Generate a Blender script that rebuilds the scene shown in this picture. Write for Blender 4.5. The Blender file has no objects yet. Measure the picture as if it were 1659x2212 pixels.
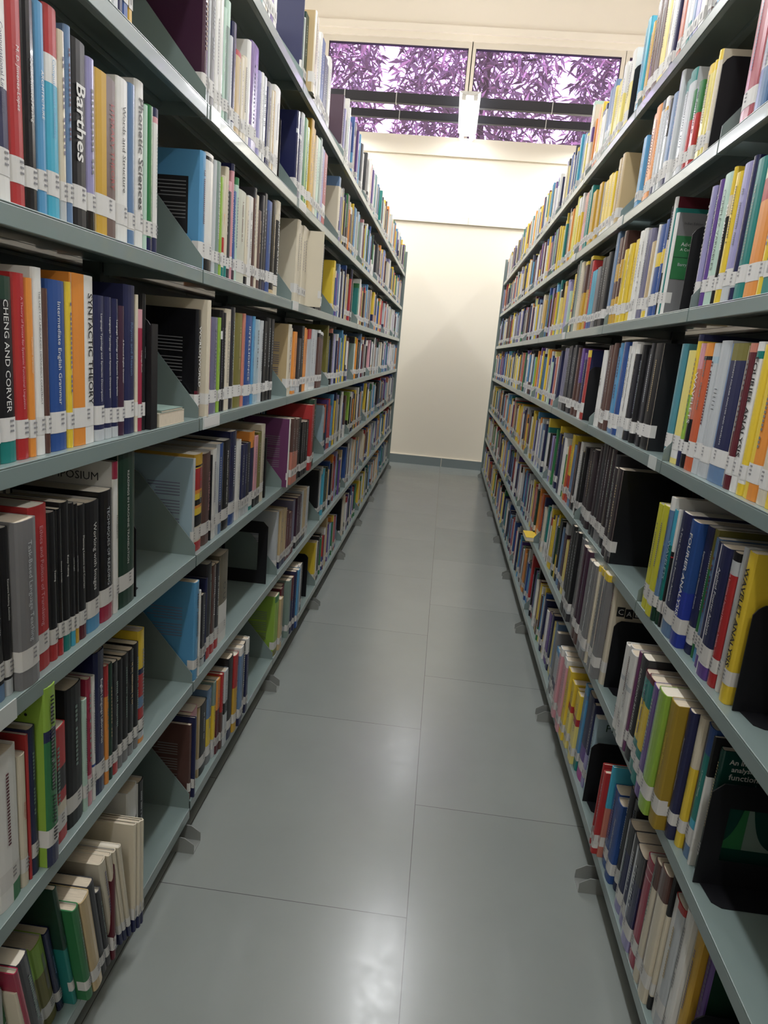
import bpy, bmesh, math, random
from mathutils import Vector, Matrix
S = bpy.context.scene
COL = S.collection
R = math.radians
rnd = random.Random(11)

# ------------------------------------------------------------------ camera, world, exposure
CAM_Z = 1.3336
F_PX, YAW, PITCH, ROLL = 1487.39, -0.0709, -0.2300, 0.0883
cam_d = bpy.data.cameras.new('camera'); cam = bpy.data.objects.new('camera', cam_d); COL.objects.link(cam)
cam_d.sensor_fit = 'HORIZONTAL'; cam_d.sensor_width = 36.0; cam_d.lens = F_PX / 1659 * 36.0
cam_d.clip_start = 0.02
_w = Vector((math.sin(YAW) * math.cos(PITCH), math.cos(YAW) * math.cos(PITCH), math.sin(PITCH)))
_r = _w.cross(Vector((0, 0, 1))).normalized(); _u = _r.cross(_w)
_r2 = _r * math.cos(ROLL) + _u * math.sin(ROLL); _u2 = -_r * math.sin(ROLL) + _u * math.cos(ROLL)
m3 = Matrix((_r2, _u2, -_w)).transposed()
cam.matrix_world = Matrix.Translation((0, 0, CAM_Z)) @ m3.to_4x4()
S.camera = cam

S.view_settings.view_transform = 'Standard'; S.view_settings.look = 'None'
S.view_settings.gamma = 1.0; S.view_settings.use_curve_mapping = False
S.view_settings.exposure = 0.45
SKY = 7.0
LAMP_W = 26.0          # watts of one twin tube fitting
LAMP_COL = (0.97, 0.98, 1.0)
world = bpy.data.worlds.new('world'); S.world = world; world.use_nodes = True
bg = world.node_tree.nodes['Background']; bg.inputs[0].default_value = (0.93, 0.95, 1.0, 1); bg.inputs[1].default_value = SKY

LAMP_Z = 3.70
LAMPS = [(x, y) for y in (7.76, 4.58, 1.40, -1.80) for x in (-0.05, -1.66, 1.58)]

# room
XL, XR, YN, YF, ZC = -2.75, 2.68, -2.6, 8.45, 5.30

# ------------------------------------------------------------------ materials
def soft(c, k=.13, g=.94):
    m = .3 * c[0] + .59 * c[1] + .11 * c[2]
    return tuple(g * (v * (1 - k) + m * k) for v in c)
def srgb(c): return tuple((v / 255 / 12.92 if v / 255 <= .04045 else ((v / 255 + .055) / 1.055) ** 2.4) for v in c)
MATS = {}
def mat(name, rgb, rough=.5, metal=0, spec=.5, coat=0, emit=None, es=0):
    if name in MATS: return MATS[name]
    m = bpy.data.materials.new(name); m.use_nodes = True
    b = m.node_tree.nodes['Principled BSDF']
    c = srgb(rgb)
    b.inputs['Base Color'].default_value = (*c, 1); b.inputs['Roughness'].default_value = rough
    b.inputs['Metallic'].default_value = metal; b.inputs['Specular IOR Level'].default_value = spec
    b.inputs['Coat Weight'].default_value = coat
    if emit: b.inputs['Emission Color'].default_value = (*emit, 1); b.inputs['Emission Strength'].default_value = es
    MATS[name] = m; return m
def noise_col(m, scale, amt, detail=4, stretch=None, obj=True):
    """mottle the base colour of a material by a noise"""
    nt = m.node_tree; b = nt.nodes['Principled BSDF']; base = tuple(b.inputs['Base Color'].default_value)
    tc = nt.nodes.new('ShaderNodeTexCoord'); n = nt.nodes.new('ShaderNodeTexNoise'); n.inputs['Scale'].default_value = scale; n.inputs['Detail'].default_value = detail
    mp = nt.nodes.new('ShaderNodeMapping'); nt.links.new(tc.outputs['Object'], mp.inputs[0]); nt.links.new(mp.outputs[0], n.inputs['Vector'])
    if stretch: mp.inputs['Scale'].default_value = stretch
    r = nt.nodes.new('ShaderNodeMapRange'); r.inputs[1].default_value = .3; r.inputs[2].default_value = .7
    r.inputs[3].default_value = 1 - amt; r.inputs[4].default_value = 1 + amt
    nt.links.new(n.outputs['Fac'], r.inputs[0])
    mx = nt.nodes.new('ShaderNodeVectorMath'); mx.operation = 'SCALE'; mx.inputs[0].default_value = base[:3]
    nt.links.new(r.outputs[0], mx.inputs['Scale']); nt.links.new(mx.outputs[0], b.inputs['Base Color'])
    return n, r
# colour code: (rgb, words)
CC = dict(
 W=((222,222,218),'white'), CR=((212,202,178),'cream'), LG=((186,192,196),'pale grey'), GY=((122,122,124),'grey'), DG=((52,52,58),'dark grey'),
 BK=((24,24,28),'black'), NV=((33,38,82),'navy blue'), BL=((38,78,152),'blue'), RB=((40,60,170),'royal blue'), LB=((78,150,200),'light blue'),
 SB=((96,130,172),'steel blue'), PB=((158,186,200),'powder blue'), CY=((60,172,205),'cyan'), TQ=((70,140,155),'turquoise'), TL=((22,128,122),'teal'),
 GN=((40,120,66),'green'), DGN=((20,58,42),'dark green'), LGN=((140,182,58),'lime green'), MT=((176,208,192),'mint green'), GS=((122,146,136),'sage grey'),
 OL=((118,112,44),'olive'), OT=((112,104,86),'taupe'), CS=((196,198,180),'ivory'), YE=((230,196,42),'yellow'), LY=((228,212,112),'pale yellow'), LE=((206,204,36),'lemon yellow'),
 YM=((212,170,84),'ochre'), MU=((205,158,40),'mustard'), OM=((160,130,30),'old gold'), OR=((232,140,48),'orange'), RO=((205,88,48),'rust orange'), RD=((186,44,46),'red'), CM=((168,40,70),'crimson'),
 MA=((98,30,42),'maroon'), BR=((92,62,56),'brown'), TN=((196,170,122),'tan'), PK=((214,150,160),'pink'), SA=((200,120,100),'salmon'), PU=((98,66,148),'purple'),
 PP=((110,52,100),'plum purple'), LL=((150,146,196),'lilac'), PL=((66,34,58),'plum'), PG=((112,110,140),'slate'), MG=((190,60,160),'magenta'), DT=((14,70,62),'dark teal'), DB=((58,48,54),'blackish brown'))
def cmat(code, gloss=0):
    rgb, w = CC[code]
    return mat('cover_' + w.replace(' ', '_') + ('_gloss' if gloss else ''), soft(rgb), rough=.26 if gloss else .42, spec=.45, coat=.12 if gloss else 0)
M_page = mat('page_edges', (196, 184, 164), .85); noise_col(M_page, 60, .12, 3, (1, 14, 1))
M_page2 = mat('page_edges_light', (212, 205, 190), .85)
M_label = mat('call_label_paper', (198, 197, 194), .55)
M_ink = mat('printed_ink', (112, 112, 116), .7)
M_metal = mat('shelf_enamel', (116, 131, 129), .33, metal=.0, spec=.6, coat=.3)
noise_col(M_metal, 3.0, .05)
M_lip = M_metal
M_dark = mat('upright_enamel', (58, 68, 68), .45)
M_bookend = mat('bookend_black_enamel', (17, 17, 21), .45, spec=.35)
M_foot = mat('foot_steel', (140, 143, 140), .35, metal=.25)
M_wall = mat('wall_cream_paint', (229, 221, 205), .75); noise_col(M_wall, .9, .015)
M_frame = mat('window_frame_paint', (214, 206, 190), .5)
M_ceil = mat('ceiling_white', (232, 230, 224), .8)

# ------------------------------------------------------------------ helpers
def link(name, me, parent=None):
    o = bpy.data.objects.new(name, me); COL.objects.link(o)
    if parent is not None: o.parent = parent
    return o
def tag(o, label=None, cat=None, group=None, kind=None):
    if label: o['label'] = label
    if cat: o['category'] = cat
    if group: o['group'] = group
    if kind: o['kind'] = kind
    return o
class MB:
    def __init__(s): s.v = []; s.f = []; s.m = []; s.mats = []
    def mi(s, m):
        if m not in s.mats: s.mats.append(m)
        return s.mats.index(m)
    def face(s, pts, m):
        i = len(s.v); s.v += [tuple(p) for p in pts]; s.f.append(tuple(range(i, i + len(pts)))); s.m.append(s.mi(m))
    def box(s, x0, x1, y0, y1, z0, z1, m):
        i = len(s.v); k = s.mi(m)
        s.v += [(x0,y0,z0),(x1,y0,z0),(x1,y1,z0),(x0,y1,z0),(x0,y0,z1),(x1,y0,z1),(x1,y1,z1),(x0,y1,z1)]
        for q in ((3,2,1,0),(4,5,6,7),(0,1,5,4),(1,2,6,5),(2,3,7,6),(3,0,4,7)): s.f.append(tuple(i + a for a in q)); s.m.append(k)
    def prism(s, poly, axis, a0, a1, m):
        """poly of 2D points, extruded along axis 'x','y' or 'z' between a0 and a1"""
        n = len(poly); i = len(s.v); k = s.mi(m)
        for a in (a0, a1):
            for p, q in poly:
                s.v.append({'x': (a, p, q), 'y': (p, a, q), 'z': (p, q, a)}[axis])
        s.f.append(tuple(i + j for j in range(n))[::-1]); s.m.append(k)
        s.f.append(tuple(i + n + j for j in range(n))); s.m.append(k)
        for j in range(n): s.f.append((i + j, i + (j + 1) % n, i + n + (j + 1) % n, i + n + j)); s.m.append(k)
    def build(s, name, parent=None, smooth=False, fixn=True):
        me = bpy.data.meshes.new(name); me.from_pydata(s.v, [], s.f)
        for m in s.mats: me.materials.append(m)
        me.polygons.foreach_set('material_index', s.m)
        if smooth: me.polygons.foreach_set('use_smooth', [True] * len(s.f))
        if fixn:
            b = bmesh.new(); b.from_mesh(me); bmesh.ops.recalc_face_normals(b, faces=b.faces); b.to_mesh(me); b.free()
        me.update()
        return link(name, me, parent)
def empty(name, loc=(0, 0, 0)):
    o = bpy.data.objects.new(name, None); COL.objects.link(o); o.location = loc; o.empty_display_size = .05
    return o
_text_cache = {}
def text_mesh(txt, bold=False):
    k = txt
    if k in _text_cache: return _text_cache[k]
    cu = bpy.data.curves.new('t', 'FONT'); cu.body = txt; cu.size = 1; cu.align_x = 'CENTER'; cu.align_y = 'CENTER'; cu.resolution_u = 2; cu.extrude = 0
    if bold: cu.offset = .015
    o = bpy.data.objects.new('t', cu); COL.objects.link(o)
    bpy.context.view_layer.update()
    me = bpy.data.meshes.new_from_object(o.evaluated_get(bpy.context.evaluated_depsgraph_get()))
    vs = [tuple(v.co) for v in me.vertices]; fs = [tuple(p.vertices) for p in me.polygons]
    bpy.data.objects.remove(o); bpy.data.curves.remove(cu); bpy.data.meshes.remove(me)
    if not vs: return ([], [], 0, 0)
    xs = [v[0] for v in vs]; ys = [v[1] for v in vs]; cx = (min(xs) + max(xs)) / 2; cy = (min(ys) + max(ys)) / 2
    vs = [(v[0] - cx, v[1] - cy) for v in vs]
    _text_cache[k] = (vs, fs, max(xs) - min(xs), max(ys) - min(ys)); return _text_cache[k]
def put_text(mb, txt, m, origin, right, up, length=None, height=None, bold=False):
    """flat lettering in the plane right/up about origin, scaled to fit length and height"""
    vs, fs, w, h = text_mesh(txt, bold)
    if not vs: return
    sc = min((length / w) if length else 1e9, (height / h) if height else 1e9)
    o = Vector(origin); r = Vector(right) * sc; u = Vector(up) * sc
    i = len(mb.v); k = mb.mi(m)
    for x, y in vs: mb.v.append(tuple(o + r * x + u * y))
    for f in fs: mb.f.append(tuple(i + a for a in f)); mb.m.append(k)

# ------------------------------------------------------------------ the room
def struct(o): o['kind'] = 'structure'; return o
mb = MB(); mb.box(XL, XR, YN, YF, -.1, 0, None) if False else None
fl = bpy.data.materials.new('polished_stone_tiles'); fl.use_nodes = True
nt = fl.node_tree; b = nt.nodes['Principled BSDF']
tc = nt.nodes.new('ShaderNodeTexCoord'); mp = nt.nodes.new('ShaderNodeMapping'); mp.inputs['Rotation'].default_value = (0, 0, R(-90))
sep = nt.nodes.new('ShaderNodeSeparateXYZ'); cmb = nt.nodes.new('ShaderNodeCombineXYZ')
nt.links.new(tc.outputs['Object'], sep.inputs[0])
ay = nt.nodes.new('ShaderNodeMath'); ay.operation = 'ADD'; ay.inputs[1].default_value = -1.413 + .87 * 6; nt.links.new(sep.outputs['Y'], ay.inputs[0])
ax = nt.nodes.new('ShaderNodeMath'); ax.operation = 'ADD'; ax.inputs[1].default_value = -.042 + .62 * 6; nt.links.new(sep.outputs['X'], ax.inputs[0])
nt.links.new(ay.outputs[0], cmb.inputs[0]); nt.links.new(ax.outputs[0], cmb.inputs[1])
br = nt.nodes.new('ShaderNodeTexBrick'); nt.links.new(cmb.outputs[0], br.inputs['Vector'])
br.offset = .5; br.inputs['Scale'].default_value = 1; br.inputs['Brick Width'].default_value = .87; br.inputs['Row Height'].default_value = .62
br.inputs['Mortar Size'].default_value = .0011; br.inputs['Mortar Smooth'].default_value = .3; br.inputs['Bias'].default_value = 0
c1 = srgb((124, 130, 127)); c2 = srgb((131, 136, 133))
br.inputs['Color1'].default_value = (*c1, 1); br.inputs['Color2'].default_value = (*c2, 1); br.inputs['Mortar'].default_value = (*srgb((72, 72, 72)), 1)
n1 = nt.nodes.new('ShaderNodeTexNoise'); n1.inputs['Scale'].default_value = 2.2; n1.inputs['Detail'].default_value = 8; n1.inputs['Roughness'].default_value = .62
nt.links.new(tc.outputs['Object'], n1.inputs['Vector'])
r1 = nt.nodes.new('ShaderNodeMapRange'); r1.inputs[1].default_value = .3; r1.inputs[2].default_value = .7; r1.inputs[3].default_value = .95; r1.inputs[4].default_value = 1.05
nt.links.new(n1.outputs['Fac'], r1.inputs[0])
sc = nt.nodes.new('ShaderNodeVectorMath'); sc.operation = 'SCALE'; nt.links.new(br.outputs['Color'], sc.inputs[0]); nt.links.new(r1.outputs[0], sc.inputs['Scale'])
nt.links.new(sc.outputs[0], b.inputs['Base Color'])
n2 = nt.nodes.new('ShaderNodeTexNoise'); n2.inputs['Scale'].default_value = 30; n2.inputs['Detail'].default_value = 8; nt.links.new(tc.outputs['Object'], n2.inputs['Vector'])
r2 = nt.nodes.new('ShaderNodeMapRange'); r2.inputs[1].default_value = .2; r2.inputs[2].default_value = .8; r2.inputs[3].default_value = .19; r2.inputs[4].default_value = .27; nt.links.new(n2.outputs['Fac'], r2.inputs[0])
nt.links.new(r2.outputs[0], b.inputs['Roughness']); b.inputs['Specular IOR Level'].default_value = .5
mb = MB(); mb.box(XL, XR, YN, YF + .1, -.1, 0, fl); struct(mb.build('floor'))
mb = MB(); mb.box(XL, XR, YN, YF + .1, ZC, ZC + .1, M_ceil); struct(mb.build('ceiling'))
mb = MB(); mb.box(XL - .1, XL, YN - .1, YF + .2, -.1, ZC, M_wall); struct(mb.build('wall_left'))
mb = MB(); mb.box(XR, XR + .1, YN - .1, YF + .2, -.1, ZC, M_wall); struct(mb.build('wall_right'))
mb = MB(); mb.box(XL, XR, YN - .1, YN, -.1, ZC, M_wall); struct(mb.build('wall_near'))
# far wall with the clerestory window opening
WX0, WX1, WZ0, WZ1 = -1.73, 2.66, 3.69, 4.66
mb = MB()
mb.box(XL, XR, YF, YF + .2, 0, 2.87, M_wall)
mb.box(XL, XR, YF - .0, YF + .2, 2.87, 3.50, M_wall)
mb.box(XL, XR, YF - .035, YF + .2, 3.50, WZ0, M_wall)
mb.box(XL, WX0, YF - .0, YF + .2, WZ0, WZ1, M_wall); mb.box(WX1, XR, YF, YF + .2, WZ0, WZ1, M_wall)
mb.box(XL, XR, YF - .0, YF + .2, WZ1, ZC, M_wall)
mb.box(XL, XR, YF - .03, YF + .2, WZ1 + .06, WZ1 + .13, M_wall)
struct(mb.build('wall_far'))
# colour of the shadow line painted under the trim, and of its joint
M_shadow_joint = mat('painted_shadow_and_joint', (186, 180, 168), .8)
M_skirt = mat('skirting_stone', (116, 126, 128), .35)
mb = MB(); mb.box(XL, .045, YF - .02, YF, 0, .105, M_skirt); mb.box(.052, XR, YF - .02, YF, 0, .105, M_skirt)
mb.box(.045, .052, YF - .019, YF, 0, .105, M_frame); mb.box(XL, XR, YF - .018, YF, .105, .112, M_frame); struct(mb.build('baseboard_far'))
mb = MB(); mb.box(XL, .065, YF - .03, YF, 2.80, 2.875, M_wall); mb.box(.07, XR, YF - .03, YF, 2.80, 2.875, M_wall)
mb.box(XL, XR, YF - .02, YF, 2.795, 2.80, M_shadow_joint); mb.box(.065, .07, YF - .028, YF, 2.80, 2.875, M_shadow_joint); struct(mb.build('trim_1'))  # thin strip beneath paints the trim's shadow; the upright piece is its joint
# windows
glass = bpy.data.materials.new('purple_tinted_glass'); glass.use_nodes = True
nt = glass.node_tree; nt.nodes.clear(); out = nt.nodes.new('ShaderNodeOutputMaterial')
tr = nt.nodes.new('ShaderNodeBsdfTransparent'); tr.inputs[0].default_value = (.60, .45, .70, 1)
gl = nt.nodes.new('ShaderNodeBsdfGlossy'); gl.inputs['Roughness'].default_value = .05; gl.inputs[0].default_value = (1, 1, 1, 1)
mxs = nt.nodes.new('ShaderNodeMixShader'); mxs.inputs[0].default_value = .05
nt.links.new(tr.outputs[0], mxs.inputs[1]); nt.links.new(gl.outputs[0], mxs.inputs[2]); nt.links.new(mxs.outputs[0], out.inputs[0])
M_gasket = mat('window_gasket', (40, 34, 48), .6)
panes = [(-1.665, -.125), (-.045, 1.515), (1.60, 2.60)]
for i, (x0, x1) in enumerate(panes):
    mb = MB(); t = .045
    a, c, e, g = x0 - t, x1 + t, WZ0, WZ1
    zt = 4.60
    yb0, yb1 = YF + .02, YF + .07
    mb.box(a, x0, yb0, yb1, e, g, M_frame); mb.box(x1, c, yb0, yb1, e, g, M_frame)
    mb.box(x0, x1, yb0, yb1, zt, g, M_frame)
    k = .008
    mb.box(x0, x0 + k, yb0 + .01, yb1, e, zt, M_gasket); mb.box(x1 - k, x1, yb0 + .01, yb1, e, zt, M_gasket); mb.box(x0, x1, yb0 + .01, yb1, zt - k, zt, M_gasket)
    if i == 0: mb.box(WX0, a, yb0, yb1, e, g, M_frame)
    w = struct(mb.build('window_%d' % (i + 1)))
    p = MB(); p.box(x0, x1, YF + .045, YF + .05, e, zt, glass); p.build('glass_pane', w)
# ------------------------------------------------------------------ the racks
A_L, A_R = 0.564, 0.517            # distance of the left and right shelf edges from the camera's line
JL = [1.581 + .9 * k for k in range(-3, 7)] + [7.95]
JR = [1.639 + .869 * k for k in range(-3, 7)] + [7.95]
ZL = [.11, .461, .804, 1.141, 1.474, 1.812, 2.166]; ZR = [.11, .465, .794, 1.14, 1.482, 1.824, 2.156]
DEPTH = .25; LIP = .030
RACK = {}
ORD = ['bottom', 'second', 'third', 'fourth', 'fifth', 'sixth', 'top']
def rack(side):
    sg = -1 if side == 'L' else 1
    base = -A_L if side == 'L' else A_R
    J = JL if side == 'L' else JR; Z = ZL if side == 'L' else ZR
    root = empty('library_bookshelf', (base, J[0], 0))
    tag(root, ('long grey steel double-sided library bookshelf along the left side of the aisle' if side == 'L' else
               'long grey steel double-sided library bookshelf along the right side of the aisle'), 'bookshelf', 'grey steel library bookshelves')
    ox, oy = base, J[0]
    X = lambda d: sg * d                   # d = distance in from the aisle edge, in root coordinates
    for k in range(len(J) - 1):
        y0, y1 = J[k] + .003 - oy, J[k + 1] - .003 - oy
        for l, z in enumerate(Z):
            mb = MB()
            zz = z - (.018 if side == 'L' and l == 0 and k <= 2 else 0)
            for back in (0, 1):
                f = (lambda d: X(2 * DEPTH - d)) if back else X
                x = sorted((f(0), f(DEPTH - .002)))
                mb.box(x[0], x[1], y0, y1, zz - .003, zz, M_metal)
                x = sorted((f(0), f(.0025))); mb.box(x[0], x[1], y0, y1, zz - LIP, zz - .003, M_metal)
                x = sorted((f(.0025), f(.016))); mb.box(x[0], x[1], y0, y1, zz - LIP, zz - LIP + .0025, M_metal)
                x = sorted((f(.10), f(.12))); mb.box(x[0], x[1], y0, y1, zz - .014, zz - .003, M_metal)
            o = mb.build('shelf', root)
            bv = o.modifiers.new('b', 'BEVEL'); bv.width = .0012; bv.segments = 2; bv.limit_method = 'ANGLE'
    # end brackets (gussets) at every joint, standing on the shelf ends
    for k in range(1, len(J)):
        for l, z in enumerate(Z):
            mb = MB()
            zz = z - (.018 if side == 'L' and l == 0 and k <= 2 else 0)
            y = J[k] - oy - .0045 if side == 'L' else J[k] - oy + .0035
            prof = [(X(.002), zz - LIP), (X(.002), zz + .026), (X(.008), zz + .034), (X(.145), zz + .195), (X(.165), zz + .205), (X(.24), zz + .205), (X(.24), zz - LIP)]
            mb.prism(prof, 'y', y - .001, y + .001, M_metal)
            mb.build('end_bracket', root)
    for k in range(len(J)):
        mb = MB(); y = J[k] - oy
        mb.box(-.02 + X(DEPTH), .02 + X(DEPTH), y - .022, y + .022, .0, 2.38, M_dark)
        for zz in [i * .05 + .1 for i in range(44)]:
            for s in (-1, 1): mb.box(X(DEPTH) + s * .0203 - .0005, X(DEPTH) + s * .0203 + .0005, y - .010, y - .006, zz, zz + .03, M_bookend)
        mb.build('upright', root)
        # channel foot sticking out over the floor
        mb = MB(); y -= .035
        for f in (X, lambda d: X(2 * DEPTH - d)):
            x = sorted((f(-.034), f(.25)))
            mb.box(x[0], x[1], y - .026, y + .026, .0, .003, M_foot)
            e0, e1, e2 = f(-.034), f(-.008), f(.25)
            for yy in (y - .026, y + .0235):
                mb.prism([(e0, .003), (e0, .028), (e1, .045), (e2, .045), (e2, .003)], 'y', yy, yy + .0025, M_foot)
        mb.build('foot', root)
    # cross stays under the shelves, seen in the dark gap above the books
    for k in range(len(J) - 1):
        mb = MB()
        for z in Z[1:]:
            mb.box(X(DEPTH) - .006, X(DEPTH) + .006, J[k] - oy + .022, J[k + 1] - oy - .022, z - .055, z - .03, M_dark)
        mb.build('cross_stay', root)
    mb = MB(); y = J[-1] - oy
    x = sorted((X(-.003), X(2 * DEPTH + .003))); mb.box(x[0], x[1], y + .024, y + .042, 0, 2.38, M_metal)
    x = sorted((X(-.006), X(.02))); mb.box(x[0], x[1], y + .018, y + .044, 0, 2.40, M_metal)
    mb.build('end_panel', root)
    RACK[side] = root
    return root
rack('L'); rack('R')
def plate(side, l, y0, y1, kind):
    """small label holder clipped over a shelf lip"""
    root = RACK[side]; ox, oy = root.location.x, root.location.y; sg = -1 if side == 'L' else 1
    z = (ZL if side == 'L' else ZR)[l]
    mb = MB(); x = sorted((sg * -.0005, sg * -.0025))
    mb.box(x[0], x[1], y0 - oy, y1 - oy, z - LIP + .001, z + .002, M_clip)
    x = sorted((sg * -.0026, sg * -.0030))
    if kind: mb.box(x[0], x[1], y0 - oy + .004, y1 - oy - .004, z - LIP + .005, z - .002, M_label)
    mb.build('label_holder', root)
M_clip = mat('label_holder_plastic', (190, 196, 194), .3)
for a_ in (('L', 3, 1.60, 1.72, 1), ('L', 4, 2.49, 2.58, 1), ('L', 5, 1.60, 1.66, 0), ('L', 2, .79, .85, 0), ('R', 5, 2.45, 2.52, 1), ('R', 3, 1.67, 1.73, 0), ('R', 6, 1.62, 1.66, 0), ('R', 5, 3.3, 3.4, 1), ('R', 4, 3.28, 3.36, 1), ('L', 5, 2.5, 2.62, 1)):
    plate(*a_)

# ------------------------------------------------------------------ books
def spine_x(side, p): return (-A_L + p) if side == 'L' else (A_R - p)
def parse_bands(b):
    """'RD:.2/W:.1/CY' from the top down -> list of (top_fraction, bottom_fraction, code)"""
    out = []; t = 0
    for s in b.split('/'):
        c, _, f = s.partition(':')
        f = float(f) if f else max(.02, 1 - t)
        if f <= 0: continue
        out.append((t, min(1, t + f), c)); t = min(1, t + f)
        if t >= 1: break
    if t < 1: out[-1] = (out[-1][0], 1, out[-1][2])
    return out
def book_mesh(bands, w, h, D, split, cov, gloss, rev=False):
    """cover: two boards and a rounded spine as one shell; local x = inward from spine, y = thickness, z up"""
    t = min(.0022, w * .16); r = min(.006, w * .32)
    arc = []
    N = 6
    for i in range(N + 1):
        a = i / N; arc.append((r * (1 - math.sin(math.pi * a)) * .9, w * (0.5 - 0.5 * math.cos(math.pi * a))))
    if split:
        sf = (1 - split[1] if rev else split[1]) * w; j = min(range(1, N), key=lambda q: abs(arc[q][1] - sf)); arc[j] = (arc[j][0], sf)
    outer = [(D, 0)] + arc + [(D, w)]
    inner = [(D, t)] + [(max(x, 0) + t, min(max(y, t), w - t)) for x, y in arc] + [(D, w - t)]
    n = len(outer)
    zs = [h] + [h * (1 - b_[1]) for b_ in bands]
    mb = MB()
    for z in zs:
        mb.v += [(x, y, z) for x, y in outer]
    inn0 = len(mb.v)
    for z in (h, 0): mb.v += [(x, y, z) for x, y in inner]
    for bi, (t0, t1, code) in enumerate(bands):
        m = cmat(code, gloss)
        for i in range(n - 1):
            mm = m
            ymid = (outer[i][1] + outer[i + 1][1]) / 2
            if split and i > 0 and ((ymid > (1 - split[1]) * w) if rev else (ymid < split[1] * w)): mm = cmat(split[0], gloss)
            if i == 0 and cov: mm = cmat(cov, gloss)
            if i == 0 and split and not cov and not rev: mm = cmat(split[0], gloss)
            a0, b0 = bi * n + i, (bi + 1) * n + i
            mb.f.append((a0, a0 + 1, b0 + 1, b0)); mb.m.append(mb.mi(mm))
    mt = mb.mi(cmat(bands[0][2], gloss)); ml = mb.mi(cmat(bands[-1][2], gloss)); mi_ = mb.mi(M_label)
    L = (len(zs) - 1) * n
    for i in range(n - 1):
        mb.f.append((i, inn0 + i, inn0 + i + 1, i + 1)); mb.m.append(mt)
        mb.f.append((L + i, L + i + 1, inn0 + n + i + 1, inn0 + n + i)); mb.m.append(ml)
        mb.f.append((inn0 + i, inn0 + n + i, inn0 + n + i + 1, inn0 + i + 1)); mb.m.append(mi_)
    for k in (0, n - 1):
        mb.f.append(((0 if k == 0 else n - 1), L + k, inn0 + n + k, inn0 + k)); mb.m.append(mt)
    # make sure of the chain of band levels at the fore edges
    return mb, arc, r, t
def strip_along(mb, arc, w, z0, z1, off, m, y0=0, y1=None, wrap=0):
    """thin strip lying on the spine surface between heights z0,z1"""
    y1 = w if y1 is None else y1
    pts = [(x - off, y) for x, y in arc]
    if wrap: pts = [(arc[0][0] + wrap, -off)] + pts + [(arc[-1][0] + wrap, w + off)]
    for i in range(len(pts) - 1):
        (xa, ya), (xb, yb) = pts[i], pts[i + 1]
        mb.face([(xa, ya, z0), (xb, yb, z0), (xb, yb, z1), (xa, ya, z1)], m)
NB = [0]
PRNG = random.Random(3)
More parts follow.
